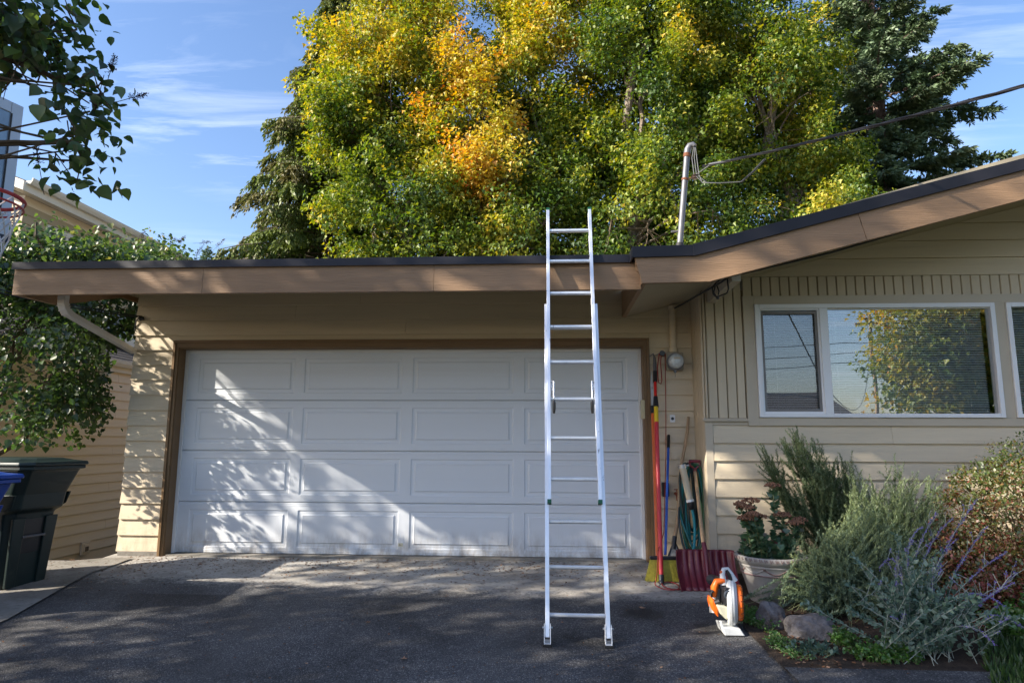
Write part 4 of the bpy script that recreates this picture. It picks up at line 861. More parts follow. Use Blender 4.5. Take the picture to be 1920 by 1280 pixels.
for s_ in (-1, 1): MB().tube([c+d*.02, c+Vector((s_*.052, -.02, -.10)), c+Vector((s_*.085, -.03, -.19))], .008, 6).build('brace', M['blackpl'], t)
MB().add([c+Vector((-.016, -.008, -.03)), c+Vector((.016, -.008, -.03)), c+Vector((.082, -.03, -.18)), c+Vector((-.082, -.03, -.18))], [(0, 1, 2, 3)]).build('fan_plate', pm('grey_mesh_plate', (0.30, .29, .27), .5, .4, 14), t)
m = MB()
for i in range(19):
    u = (i-9)/9; m.tube([c+Vector((.080*u, -.031, -.18)), c+Vector((.125*u, -.05, -.255)), c+Vector((.13*u, -.075, -.262))], .0022, 4)
m.build('tines', M['steel'], t)
t = thing('snow_shovel', (5.24, -.75, -.05), 'maroon ribbed snow shovel with wooden shaft and D-shaped grip', 'snow shovel')
gx_, gy_ = 5.245, -.93
top = Vector((5.315, -.30, .90)); bot = Vector((5.255, -.80, .12))
# scoop: curved ribbed sheet
W_, Hh = .245, .305
m = MB(); nx, nz = 56, 12; vs = []; fs = []
def scp(u, v):
    x_ = 5.258+W_*(2*u-1)*(1+.012*math.sin(v*3)); z_ = gz(5.2, -1.0)+.004+v*Hh
    y_ = -1.03+.20*v+.06*math.sin(v*math.pi)*.9
    ribs = 0
    for c_ in (.10, .215, .33, .44, .56, .67, .785, .90):
        ribs += .016*math.exp(-((u-c_)/.020)**2)
    wing = -.035*max(0, (abs(2*u-1)-.9)/.1)
    return Vector((x_, y_+ribs+wing, z_))
for j in range(nz+1):
    for i in range(nx+1): vs.append(scp(i/nx, j/nz))
for j in range(nz):
    for i in range(nx): q = j*(nx+1)+i; fs.append((q, q+1, q+nx+2, q+nx+1))
o = m.add(vs, fs).build('scoop', M['maroon'], t, smooth=True)
sm = o.modifiers.new('thick', 'SOLIDIFY'); sm.thickness = .004
q = [Vector((5.256, -.815, .30)), Vector((5.257, -.66, .40)), top]
MB().tube([Vector((5.255, -.945, .075)), Vector((5.256, -.90, .20)), Vector((5.257, -.80, .335)), top], .0165, 10).build('shaft', M['woodh'], t, smooth=True)
MB().tube([Vector((5.255, -.96, .05)), Vector((5.256, -.91, .20)), Vector((5.257, -.83, .31))], [.018, .024, .020], 8).build('shaft_socket', M['maroon'], t, smooth=True)
tt = top
MB().tube([tt+Vector((0, 0, -.03)), tt+Vector((0, 0, .03))], .020, 8).build('grip_socket', M['maroon'], t)
MB().tube([tt+Vector((0, 0, .02)), tt+Vector((-.045, 0, .055)), tt+Vector((-.050, 0, .085))], .010, 8).tube([tt+Vector((0, 0, .02)), tt+Vector((.045, 0, .055)), tt+Vector((.050, 0, .085))], .010, 8).tube([tt+Vector((-.055, 0, .095)), tt+Vector((.055, 0, .095))], .014, 8).build('grip', M['maroon'], t, smooth=True)

t = thing('garden_hose', (5.29, -.2, .5), 'teal, green and dark garden hoses hung in long loops in the wall corner', 'hose')
MB().box(5.20, 5.36, -.19, -.02, .93, .955).box(5.34, 5.36, -.20, -.18, .93, .985).build('hose_hanger', M['steel'], t)
rg = random.Random(5)
for k in range(13):
    mat = [M['hose_teal'], M['hose_green'], M['hose_dark'], M['hose_teal'], M['hose_dark']][k % 5]
    xc = 5.285+rg.uniform(-.025, .03); wv = rg.uniform(.035, .098); zb_ = rg.uniform(.12, .34); zt_ = .955+.006*k % .03; yy = -.20-.014*(k % 6)
    q = []
    for i in range(41):
        a = 2*math.pi*i/40; q.append(Vector((xc+wv*math.copysign(abs(math.sin(a))**.75, math.sin(a))*(1-.25*math.cos(a))*.95, yy+.02*math.sin(a*2+k), (zt_+zb_)/2+(zt_-zb_)/2*math.cos(a))))
    MB().tube(q, rg.choice([.0095, .0105, .0085]), 6, False).build('hose_loop', mat, t, smooth=True)
for k, pts_ in enumerate([[(5.30, -.30, .97), (5.36, -.3, .94), (5.385, -.30, .80), (5.375, -.32, .45), (5.34, -.34, .22), (5.29, -.34, .16)], [(5.17, -.18, .62), (5.165, -.26, .50), (5.20, -.32, .35), (5.26, -.34, .20), (5.30, -.36, .14)], [(5.17, -.22, .60), (5.15, -.3, .42), (5.165, -.38, .22), (5.22, -.42, .10)], [(5.25, -.28, .97), (5.20, -.30, .955), (5.17, -.27, .80), (5.19, -.3, .5)]]):
    c_ = [Vector(p) for p in pts_]; q = []
    for i in range(len(c_)-1):
        p0 = c_[max(i-1, 0)]; p1 = c_[i]; p2 = c_[i+1]; p3 = c_[min(i+2, len(c_)-1)]
        for j in range(6):
            s_ = j/6; q.append(.5*((2*p1)+(p2-p0)*s_+(2*p0-5*p1+4*p2-p3)*s_*s_+(3*p1-p0-3*p2+p3)*s_**3))
    q.append(c_[-1]); MB().tube(q, .010, 7).build('hose_end', [M['hose_green'], M['hose_teal'], M['hose_dark'], M['hose_dark']][k], t, smooth=True)
t = thing('sprinkler_tube', (5.22, -.42, .7), 'beige ribbed tube with a ring clamp and black cap, hanging in front of the hoses', 'sprinkler')
a, b = Vector((5.175, -.40, .955)), Vector((5.235, -.43, .625)); pf = []; k_ = 24
m = MB(); m.tube([a.lerp(b, i/k_) for i in range(k_+1)], [.031+(.0015 if i % 2 else 0) for i in range(k_+1)], 14).build('tube', M['beige'], t, smooth=True)
d = (b-a).normalized()
MB().tube([a-d*.01, a+d*.025], .037, 14).tube([a+Vector((.03, 0, 0)), a+Vector((.065, -.005, .004))], .010, 6).build('ring_clamp', M['steel'], t)
MB().tube([b, b+d*.035, b+d*.06, b+d*.075], [.036, .036, .028, .014], 14).build('end_cap', M['blackpl'], t, smooth=True)
MB().tube([b-d*.02, b+d*.002], .0365, 14).build('collar', M['white'], t)
e = b+d*.07
MB().tube([e, e+Vector((.012, -.01, -.08)), e+Vector((.012, -.03, -.20)), e+Vector((-.005, -.06, -.32)), e+Vector((-.04, -.10, -.45)), e+Vector((-.03, -.12, -.55))], .0125, 8).build('hose_tail', pm('bright_teal_hose', (0.01, .22, .26), .35), t, smooth=True)

# ================================================================== LEAF BLOWER
t = thing('leaf_blower', (5.14, -2.05, gz(5.14, -2.05)), 'orange and pale grey petrol leaf blower standing on the drive beside the pot', 'leaf blower')
bx, by, bz = 5.165, -1.98, gz(5.14, -2.0)
m = MB().prism([(bx-.060, bz), (bx+.075, bz), (bx+.045, bz+.045), (bx-.075, bz+.055)], by-.11, by+.09); m.build('base', M['blowerW'], t, bevel=.006)
MB().prism([(bx-.085, bz+.085), (bx-.073, bz+.088), (bx-.055, bz+.03), (bx-.068, bz+.02)], by-.09, by-.06).build('base_strut', M['blowerW'], t, bevel=.003)
# volute housing: disc with its axis to the right, slightly towards the camera
av = Vector((1, -.22, 0)).normalized()
pf = [(.02, -.045), (.10, -.045), (.128, -.035), (.135, -.012), (.136, .018), (.128, .034), (.11, .046), (.03, .048)]
MB().lathe([(.0, -.028), (.135, -.028), (.150, -.018), (.155, -.002), (.155, .003)], (bx+.015, by, bz+.195), 36, av).build('fan_housing', M['blowerW'], t, smooth=True)
MB().lathe([(.153, .005), (.150, .02), (.132, .034), (.125, .040), (.0, .044)], (bx+.015, by, bz+.195), 36, av).build('housing_cover', M['blowerW'], t, smooth=True)
cg = Vector((bx+.015, by, bz+.195))+av*.044
MB().lathe([(.118, 0), (.120, .024), (.108, .034), (.035, .036), (.0, .036)], cg, 28, av).build('air_intake_grille', M['blowerO'], t, smooth=True)
for i in range(18):
    an = 2*math.pi*i/18; u_ = av.orthogonal().normalized(); w_v = av.cross(u_); dd = u_*math.cos(an)+w_v*math.sin(an)
    MB().tube([cg+av*.036+dd*.045, cg+av*.0355+dd*.105, cg+av*.018+dd*.1215], .0035, 4).build('grille_slot', M['blackpl'], t)
MB().prism([(bx-.055, bz+.19), (bx-.002, bz+.19), (bx-.002, bz+.31), (bx-.045, bz+.31), (bx-.055, bz+.295)], by-.105, by+.02).build('filter_cover', M['blackpl'], t, bevel=.008)
MB().lathe([(.030, 0), (.030, .008), (.022, .012), (.018, .008), (0, .008)], (bx-.028, by-.105, bz+.265), 18, (0, -1, 0)).build('filter_knob', pm('slate_plastic', (0.05, .06, .075), .35), t, smooth=True)
MB().prism([(bx-.105, bz+.195), (bx-.002, bz+.185), (bx-.002, bz+.10), (bx-.045, bz+.10), (bx-.080, bz+.135)], by-.10, by+.05).build('fuel_tank', M['blowerT'], t, bevel=.010)
MB().box(bx-.031, bx-.029, by-.1015, by-.1, bz+.104, bz+.183).build('tank_seam', M['steel'], t)
MB().tube([(bx-.105, by-.05, bz+.200), (bx-.075, by-.06, bz+.215)], .020, 10).build('fuel_cap', M['blackpl'], t)
MB().prism([(bx-.125, bz+.15), (bx-.085, bz+.10), (bx-.085, bz+.205), (bx-.13, bz+.235), (bx-.135, bz+.20)], by-.06, by+.07).build('starter_housing', M['blowerO'], t, bevel=.012)
m = MB().tube([(bx-.105, by-.02, bz+.235), (bx-.10, by-.03, bz+.30), (bx-.085, by-.03, bz+.335), (bx-.03, by-.03, bz+.345)], [.020, .026, .024, .018], 10); m.build('engine_shroud', M['blowerO'], t, smooth=True)
MB().tube([(bx-.10, by, bz+.12), (bx-.095, by+.02, bz+.20), (bx-.07, by+.02, bz+.28)], .035, 8).build('engine_block', M['steel'], t, smooth=True)
MB().tube([(bx-.125, by-.04, bz+.235), (bx-.128, by-.05, bz+.265), (bx-.118, by-.05, bz+.285)], .007, 6).tube([(bx-.140, by-.045, bz+.280), (bx-.112, by-.05, bz+.272)], .008, 6).build('starter_grip', M['blackpl'], t)
hp_ = [(bx-.035, by-.02, bz+.315), (bx-.040, by-.02, bz+.385), (bx-.028, by-.01, bz+.415), (bx+.000, by, bz+.415), (bx+.022, by, bz+.385), (bx+.045, by, bz+.335)]
MB().tube(hp_, [.026, .018, .016, .016, .018, .026], 12).build('handle', M['blowerW'], t, smooth=True)
MB().tube([(bx-.012, by-.016, bz+.412), (bx+.006, by-.018, bz+.38), (bx+.018, by-.02, bz+.345)], [.010, .014, .012], 8).build('handle_grip', M['blackpl'], t, smooth=True)
MB().tube([(bx-.055, by-.02, bz+.398), (bx-.030, by-.02, bz+.395)], [.012, .010], 10).build('trigger', M['blowerO'], t, smooth=True)
MB().tube([(bx-.03, by+.06, bz+.30), (bx-.045, by+.17, bz+.305), (bx-.05, by+.28, bz+.29)], [.03, .035, .038], 12, False).build('exhaust_nozzle', M['blackpl'], t, smooth=True)

# ================================================================== BINS
def bin_(label, loc, mat, w=.64, d=.62, h=1.05, name='wheelie_bin', lidcol=None, ang=0.0):
    """local +X is the front (catch bar side); d runs along x, w along y"""
    t = thing(name, loc, label, 'bin')
    ca, sa = math.cos(ang), math.sin(ang); O = Vector(loc)
    def X(x, y, z): return O+Vector((x*ca-y*sa, x*sa+y*ca, z))
    def loop(x0, x1, hw, z, c=.06):
        P = [(x0+c, -hw), (x1-c, -hw), (x1, -hw+c), (x1, hw-c), (x1-c, hw), (x0+c, hw), (x0, hw-c), (x0, -hw+c)]
        return [X(p[0], p[1], z) for p in P]
    # body: narrow foot, flaring front with a shoulder two thirds up
    secs = [(-.60, -.02, .19, 0.0), (-.605, 0.0, .205, .02), (-.66, .045, .245, .58), (-.67, .055, .25, .640), (-.68, .115, .268, .675), (-.70, .135, .275, .80), (-.73, .215, .305, .985), (-.735, .225, .31, 1.0), (-.735, .225, .31, h-.03)]
    m = MB(); vs = []; fs = []
    for (a, b, hw, z) in secs: vs += loop(a, b, hw, z)
    n = 8
    for i in range(len(secs)-1):
        for j in range(n): fs.append((i*n+j, i*n+(j+1) % n, (i+1)*n+(j+1) % n, (i+1)*n+j))
    fs.append(tuple(range(n-1, -1, -1)))
    # no hollow is cut for the catch bar: a flat black panel marks it
    o = m.add(vs, fs).build('body', mat, t, bevel=.012)
    def slab(name, pts, th, mt):
        """four corners on the front face (y,z) pushed out by th along local x"""
        m = MB(); vs = [X(fx+th, y, z) for (y, z, fx) in pts]+[X(fx-.004, y, z) for (y, z, fx) in pts]; k = len(pts)
        m.add(vs, [tuple(range(k)), tuple(range(2*k-1, k-1, -1))]+[(i, i+k, (i+1) % k+k, (i+1) % k) for i in range(k)])
        return m.build(name, mt, t, bevel=.006)
    fx = lambda z: 0.0+.045*(z-.02)/.56
    slab('side_rib', [(-.19, .03, fx(.03)), (-.10, .03, fx(.03)), (-.10, .60, fx(.60)), (-.22, .60, fx(.60))], .022, mat)
    slab('side_rib', [(.10, .03, fx(.03)), (.19, .03, fx(.03)), (.22, .60, fx(.60)), (.10, .60, fx(.60))], .022, mat)
    slab('recess_panel', [(-.098, .30, fx(.30)), (.098, .30, fx(.30)), (.098, .585, fx(.585)), (-.098, .585, fx(.585))], .002, M['blackpl'])
    MB().tube([X(.052, -.11, .44), X(.052, .11, .44)], .012, 10).build('catch_bar', M['galv'], t, smooth=True)
    # lip and lid
    m = MB(); vs = []
    for (g, z) in ((0, h-.045), (.02, h-.04), (.02, h-.012), (0, h-.008)): vs += loop(-.735-g, .245+g, .315+g, z, .07)
    m.add(vs, [(i*8+j, i*8+(j+1) % 8, (i+1)*8+(j+1) % 8, (i+1)*8+j) for i in range(3) for j in range(8)]).build('rim', mat, t, bevel=.004)
    m = MB(); vs = []
    for (g, z) in ((.035, h-.008), (.04, h+.002), (.035, h+.022), (-.04, h+.034), (-.10, h+.052), (-.20, h+.058)): vs += loop(-.735-g*.4, .245+g, .315+g, z, .08)
    fs = [(i*8+j, i*8+(j+1) % 8, (i+1)*8+(j+1) % 8, (i+1)*8+j) for i in range(5) for j in range(8)]+[tuple(40+j for j in range(8))]+[tuple(range(7, -1, -1))]
    m.add(vs, fs).build('lid', lidcol or mat, t, bevel=.005)
    # side shoulder step and wheels
    for s in (-1, 1):
        P = [(-.63, .66), (.02, .66), (.09, .70), (.12, .80), (-.66, .80)]
        m = MB(); vs = [X(a, s*.262, z) for a, z in P]+[X(a, s*(.285 if z > .7 else .272), z) for a, z in P]
        k = len(P); f_ = [tuple(range(k)), tuple(range(2*k-1, k-1, -1))]+[(i, i+k, (i+1) % k+k, (i+1) % k) for i in range(k)]
        m.add(vs, f_).build('shoulder', mat, t, bevel=.01)
        P = [(-.60, .10), (-.28, .08), (-.24, .52), (-.62, .54)]
        m = MB(); vs = [X(a, s*(.205+.062*z), z) for a, z in P]+[X(a, s*(.228+.062*z), z) for a, z in P]; k = 4
        m.add(vs, [tuple(range(k)), tuple(range(2*k-1, k-1, -1))]+[(i, i+k, (i+1) % k+k, (i+1) % k) for i in range(k)]).build('side_panel', mat, t, bevel=.008)
        c = X(-.60, s*.26, .135)
        MB().lathe([(.13, -.03), (.135, -.02), (.135, .02), (.13, .03)], c, 24, (X(0, 1, 0)-O)).build('wheel', M['rubber'], t, smooth=True)
    MB().tube([X(-.77, -.20, h-.05), X(-.80, -.16, h-.02), X(-.80, .16, h-.02), X(-.77, .20, h-.05)], .016, 8).build('handle', mat, t, smooth=True)
    return t
bin_('dark green wheeled bin with a metal catch bar, beside the garage under the lilac', (-.60, -1.20, gz(0, -1.2)-.02), M['binGreen'], ang=R(-8))
bin_('blue wheeled bin, mostly cut off by the left edge of the photo', (-.555, -2.0, gz(0, -2.0)-.02), M['binBlue'], ang=R(-4), h=1.02)

# ================================================================== BASKETBALL HOOP
hx, hy = .47, -3.0; hd = Vector((.26, .966, 0)).normalized(); hn = Vector((.966, -.26, 0)).normalized()
pole = Vector((hx, hy, 0))-hd*.55-hn*.95
t = thing('basketball_hoop', (pole.x, pole.y, gz(0, pole.y)), 'basketball hoop with cloudy backboard and faded red rim at the left edge', 'basketball hoop')
E0 = Vector((hx, hy, 0)); 
def HB(a, b, z): return E0-hd*a+hn*b+Vector((0, 0, z))
zb0, zb1 = 2.46, 3.34; W = 1.12; fr = .075
def hbox(a0, a1, b0, b1, z0, z1, name, mat, par=t, bev=.004):
    vs = [HB(a, b, z) for z in (z0, z1) for (a, b) in ((a0, b0), (a1, b0), (a1, b1), (a0, b1))]
    return MB().add(vs, [(0, 1, 2, 3), (7, 6, 5, 4), (0, 4, 5, 1), (1, 5, 6, 2), (2, 6, 7, 3), (3, 7, 4, 0)]).build(name, mat, par, bevel=bev)
hbox(fr, W-fr, -.014, 0, zb0+fr, zb1-fr, 'backboard', M['hoopglass'])
for a0, a1, z0, z1 in ((0, fr, zb0, zb1), (W-fr, W, zb0, zb1), (fr, W-fr, zb0, zb0+fr), (fr, W-fr, zb1-fr, zb1)):
    hbox(a0, a1, -.02, .006, z0, z1, 'board_frame', M['hoopframe'])
hbox(fr-.012, fr, .0, .008, zb0+fr, zb1-fr, 'board_gasket', M['rubber'])
hbox(0, W, -.03, .012, zb0-.045, zb0, 'board_pad', pm('dark_blue_pad', (.02, .03, .05), .6))
rc = HB(W/2, .53, 2.47)
q = [rc+Vector((math.cos(a)*.2286, math.sin(a)*.2286, 0)) for a in [2*math.pi*i/40 for i in range(41)]]
MB().tube(q, .011, 8, False).build('rim', M['rimred'], t, smooth=True)
q = [rc+Vector((math.cos(a)*.2286, math.sin(a)*.2286, -.045)) for a in [2*math.pi*i/40 for i in range(41)]]
MB().tube(q, .006, 6, False).build('rim_brace', M['rimred'], t, smooth=True)
hbox(W/2-.08, W/2+.08, .006, .305, 2.40, 2.48, 'rim_bracket', M['rimred'])
m = MB(); NN = 12
for i in range(NN):
    for s_ in (1, -1):
        q = []
        for k in range(7):
            an = 2*math.pi*(i+s_*k*.5)/NN; rr = .2286*(1-.075*k); q.append(rc+Vector((math.cos(an)*rr, math.sin(an)*rr, -.012-.068*k)))
        m.tube(q, .0042, 4, False)
tag(m.build('net', M['net'], t), kind='stuff')
pz = gz(0, pole.y)
MB().tube([(pole.x, pole.y, pz), (pole.x, pole.y, 2.4)], .045, 12).build('post', M['blackpl'], t, smooth=True)
for z_ in (2.55, 3.15): MB().tube([(pole.x, pole.y, z_-.25), HB(W/2, -.02, z_)], .018, 8).build('support_arm', M['blackpl'], t)
MB().box(pole.x-.5, pole.x+.25, pole.y-.35, pole.y+.35, pz-.005, pz+.16).build('base', M['blackpl'], t, bevel=.04)

# ================================================================== NEIGHBOUR HOUSE
nb = thing('neighbour_house', (-3.0, 2.0, -.8), 'two-storey tan neighbour house with white trim and dark shingle roofs, left of the garage', 'house')
nw = MB().box(-5.2, -3.01, .9, 13, -.8, 2.32).box(-11, -5.01, 3.5, 13, -.8, 5.3).build('wall', M['nwall'], nb)
e_ = .1415
for k in range(20):
    z0 = -.46+e_*k; z1 = z0+e_
    if z1 > 2.30: z1 = 2.30
    if z1-z0 < .03: break
    js = (4.2, 2.2, 3.4, 6.0)[k % 4]
    for a, b in ((.9, js-.002), (js+.002, 9.0)):
        MB().prism([(-3.01, z0), (-2.985, z0), (-2.985, z0+.003), (-3.003, z1+.003), (-3.01, z1+.003)], a, b).build('siding_board', M['nwall'], nw)
for k in range(26):
    z0 = 2.9+.16*k; z1 = z0+.16
    if z1 > 5.28: break
    MB().prism([(-5.01, z0), (-4.985, z0), (-5.003, z1+.003), (-5.01, z1+.003)], 3.5, 12.9).build('siding_board', M['nwall_shaded'], nw)
    MB().prism([(3.5, z0), (3.475, z0), (3.493, z1+.003), (3.5, z1+.003)], -10.9, -5.0, 'x').build('siding_board', M['nwall_shaded'], nw)
def ngutter(name, x, y0, y1, z, par):
    return MB().prism([(x, z-.10), (x+.075, z-.10), (x+.11, z-.05), (x+.12, z), (x+.10, z), (x+.09, z-.045), (x, z-.045)], y0, y1).build(name, M['ntrim'], par)
lr = MB().add([(-2.92, .6, 2.415), (-2.92, 13, 2.415), (-5.0, 13, 3.35), (-5.0, .6, 3.35), (-2.92, .6, 2.36), (-2.92, 13, 2.36), (-5.0, 13, 3.29), (-5.0, .6, 3.29)], [(0, 1, 2, 3), (7, 6, 5, 4), (0, 4, 5, 1), (1, 5, 6, 2), (3, 2, 6, 7), (0, 3, 7, 4)]).build('lower_roof', M['shingle'], nb)
rg = random.Random(11)
for r_ in range(14):
    f0, f1 = r_/14, (r_+1)/14; y = .6-rg.uniform(0, .3)
    while y < 6.0:
        y1 = y+rg.uniform(.28, .40); x0, x1 = -2.90-2.08*f0, -2.90-2.08*f1; za, zb = 2.42+.935*f0, 2.42+.935*f1
        MB().add([(x0, y, za+.012), (x0, y1-.008, za+.012), (x1, y1-.008, zb+.004), (x1, y, zb+.004), (x0, y, za-.002), (x0, y1-.008, za-.002)], [(0, 1, 2, 3), (4, 5, 1, 0), (4, 0, 3), (5, 2, 1)]).build('shingle', M['shingle'], lr)
        y = y1
MB().box(-3.0, -2.93, .6, 13, 2.24, 2.36).build('fascia_board', M['ntrim'], nb)
ngutter('gutter', -2.93, .6, 13, 2.42, nb)
MB().box(-2.99, -2.86, .80, .89, 1.95, 2.32).build('downspout', M['ntrim'], nb, bevel=.01)
MB().box(-2.99, -2.80, 2.86, 2.93, 2.14, 2.40).build('gutter_end_cap', M['ntrim'], nb, bevel=.005)
pr_ = MB().add([(-3.55, 3.9, 2.95), (-3.55, 9, 2.95), (-5.0, 9, 3.75), (-5.0, 3.9, 3.75), (-3.55, 3.9, 2.87), (-3.55, 9, 2.87), (-5.0, 9, 3.67), (-5.0, 3.9, 3.67)], [(0, 1, 2, 3), (7, 6, 5, 4), (0, 4, 5, 1), (1, 5, 6, 2), (3, 2, 6, 7), (0, 3, 7, 4)]).build('porch_roof', M['shingle_sunlit'], nb)
MB().box(-3.56, -3.50, 3.88, 9, 2.82, 2.94).build('fascia_board', M['ntrim'], pr_)
ur = MB().prism([(-4.72, 5.42), (-8.0, 6.7), (-11.3, 5.42), (-11.3, 5.36), (-8.0, 6.62), (-4.72, 5.36)], 3.15, 13.3).build('upper_roof', M['shingle'], nb)
MB().box(-5.0, -4.76, 3.2, 13.2, 5.30, 5.345).build('soffit', M['ntrim'], nb)
MB().box(-4.76, -4.72, 3.15, 13.3, 5.24, 5.40).build('fascia_board', M['ntrim'], nb)
ngutter('gutter', -4.72, 3.15, 13.3, 5.46, nb)
MB().prism([(-4.72, 5.24), (-4.72, 5.40), (-8, 6.66), (-11.3, 5.40), (-11.3, 5.24), (-8, 6.5)], 3.10, 3.15).build('rake_board', M['ntrim'], nb)
MB().prism([(-5.0, 5.3), (-8.0, 6.5), (-11, 5.3)], 3.5, 3.6).build('gable_wall', M['nwall_shaded'], nb)
def nwin(y0, y1, z0, z1, x):
    f = .09; w = MB().box(x, x+.04, y0, y0+f, z0, z1).box(x, x+.04, y1-f, y1, z0, z1).box(x, x+.04, y0+f, y1-f, z0, z0+f).box(x, x+.04, y0+f, y1-f, z1-f, z1).box(x, x+.03, (y0+y1)/2-.03, (y0+y1)/2+.03, z0+f, z1-f).build('window', M['ntrim'], nb)
    MB().box(x-.02, x+.015, y0+f, y1-f, z0+f, z1-f).build('pane', pm('dim_glass', (.08, .09, .10), .1, .2, spec=.8), w)
nwin(4.0, 5.0, 3.95, 4.95, -4.985); nwin(6.8, 8.3, 3.95, 4.95, -4.985)
v = MB().box(-2.985, -2.955, 2.86, 3.04, -.50, -.32).build('dryer_vent', M['nwall'], nb, bevel=.008)
MB().box(-2.954, -2.945, 2.895, 3.005, -.465, -.355).build('vent_hood', M['nwall'], v)
MB().box(-2.9445, -2.940, 2.915, 2.985, -.45, -.385).build('vent_opening', M['bark'], v)
MB().tube([(-6.3, 4.4, 5.9), (-6.3, 4.4, 6.75)], .09, 10).build('vent_pipe', M['rubber'], nb)

# ================================================================== PLANTS
def stems_and_leaves(root_name, loc, label, cat, curves, lsize, lstep, shape, mat, stemmat, srad, seed, per=2, ang=.8, hue=(0, 1), tip=0.0, lshape_up=.4, group=None, jitter=.15, skip=.1, hfun_=None):
    """curves: list of (n,3) arrays; leaves set along each curve"""
    rng = np.random.default_rng(seed); t = thing(root_name, loc, label, cat, group)
    m = MB()
    for c in curves: m.tube([tuple(p) for p in c[::2]]+[tuple(c[-1])], [srad*(1-.7*i/(len(c[::2]))) for i in range(len(c[::2])+1)], 4, False)
    tag(m.build('stems', stemmat, t, smooth=True), kind='stuff')
    P, D, Nn, SZ, Hh = [], [], [], [], []
    for c in curves:
        seg = np.linalg.norm(np.diff(c, axis=0), axis=1); cum = np.r_[0, np.cumsum(seg)]; tot = cum[-1]
        k = max(2, int(tot*(1-skip)/lstep)); s = np.repeat(np.linspace(tot*skip, tot, k), per)+rng.normal(0, lstep*.3, k*per)
        s = np.clip(s, 0, tot)
        x = np.stack([np.interp(s, cum, c[:, a]) for a in range(3)], 1)
        dd = unit(np.stack([np.interp(np.clip(s+.01, 0, tot), cum, c[:, a])-np.interp(np.clip(s-.02, 0, tot), cum, c[:, a]) for a in range(3)], 1))
        r_ = rdir(rng, len(s)); perp = unit(np.cross(dd, r_))
        d = unit(dd*math.cos(ang)+perp*math.sin(ang)+rng.normal(0, jitter, (len(s), 3)))
        P.append(x); D.append(d); Nn.append(unit(dd*lshape_up+rdir(rng, len(s))*.5+np.array([0, 0, .6])))
        SZ.append(lsize*rng.uniform(.6, 1.15, len(s))*(1-tip*(s/tot)**3))
        h = hue[0]+(hue[1]-hue[0])*np.clip((s/tot)**2*.6+rng.normal(.2, .18, len(s))+rng.normal(0, .08), 0, 1); Hh.append(h)
    leaves('leaves', np.concatenate(P), np.concatenate(D), np.concatenate(Nn), np.concatenate(SZ), shape, mat, t, np.concatenate(Hh), rng)
    return t
rng = np.random.default_rng(21)
def shoots(n, base, bs, tips, wob, seed, droop=0, npts=14):
    """n curved shoots from around base to points drawn by tips(rng)"""
    r = np.random.default_rng(seed); out = []
    for i in range(n):
        a = np.array(base)+np.array([r.normal(0, bs[0]), r.normal(0, bs[1]), 0]); a[2] = gz(a[0], a[1])+.01 if base[2] < .1 else base[2]
        b = np.array(tips(r)); mid = (a+b)/2+np.array([r.normal(0, wob), r.normal(0, wob), abs(r.normal(0, wob))+droop*np.linalg.norm(b-a)])
        c = bezier(a, mid, b, npts); c += np.cumsum(r.normal(0, .0022, c.shape), axis=0); c[:, 2] = np.maximum(c[:, 2], gz(5.5, a[1])-.01); out.append(c)
    return out
# tall rosemary: upright plumes leaning left, and a second fan to the right
def tip_r1(r):
    u = r.uniform(0, 1); z = 1.36-.42*abs(u-.42)*1.3-r.uniform(0, .60)**1.3; return (5.74+.78*u+r.normal(0, .04)+max(0, .9-z)*.25, -.85+r.normal(0, .10), z)
cv = shoots(72, (6.38, -.95, 0), (.10, .07), tip_r1, .08, 31, .03)
side = []
r = np.random.default_rng(5)
for c in cv:
    for k in range(r.integers(4, 9)):
        i = r.integers(4, 12); a = c[i]; L_ = r.uniform(.08, .24); b = a+unit((c[min(i+2, 13)]-c[i-2])[None])[0]*L_*.7+r.normal(0, .045, 3)+np.array([-.01, 0, .03]); side.append(bezier(a, (a+b)/2+r.normal(0, .012, 3), b, 6))
stems_and_leaves('rosemary_bush', (6.38, -.95, gz(0, -.95)), 'tall rosemary with upright plumes leaning left over the pot, against the siding', 'shrub', cv+side, .034, .0075, 'needle', M['rosemary'], M['stemgreen'], .003, 32, 4, .8, (.1, 1), .35)
def tip_r2(r):
    u = r.uniform(0, 1); return (6.30+.85*u, -1.0+r.normal(0, .12), 1.30-.30*u-r.uniform(0, .75)-.25*(u < .15))
cv = shoots(46, (6.62, -1.05, 0), (.16, .08), tip_r2, .06, 33); side = []
for c in cv:
    for k in range(r.integers(3, 6)):
        i = r.integers(5, 12); a = c[i]; b = a+np.array([r.normal(0, .04), r.normal(0, .04), r.uniform(.05, .14)]); side.append(bezier(a, (a+b)/2+r.normal(0, .012, 3), b, 6))
stems_and_leaves('rosemary_bush', (6.62, -1.05, gz(0, -1.05)), 'sparser grey rosemary with thin separate spires, right of the leaning plumes below the window', 'shrub', cv+side, .034, .010, 'needle', M['rosemary'], M['stemgreen'], .0026, 34, 4, .85, (.15, .9), .35)
def tip_s(r):
    a = r.uniform(0, 2*math.pi); q = r.uniform(0, 1)**.5; return (6.20+.60*q*math.cos(a), -1.62+.32*q*math.sin(a), .56-.40*q*q+r.normal(0, .07)+.10*math.cos(a-.5))
cv = shoots(340, (6.18, -1.50, 0), (.30, .16), tip_s, .045, 35)
stems_and_leaves('lavender_bush', (6.05, -1.55, gz(0, -1.55)), 'low dense grey-green lavender mound spilling beside the pot above the boulder', 'shrub', cv, .034, .0085, 'needle', M['santolina'], M['stemgreen'], .0016, 36, 4, .7, (0, 1), .3)
def tip_s2(r):
    return (6.25+r.uniform(0, .75), -1.35+r.normal(0, .12), .92-r.uniform(0, .4))
cv = shoots(120, (6.50, -1.35, 0), (.26, .12), tip_s2, .05, 37)
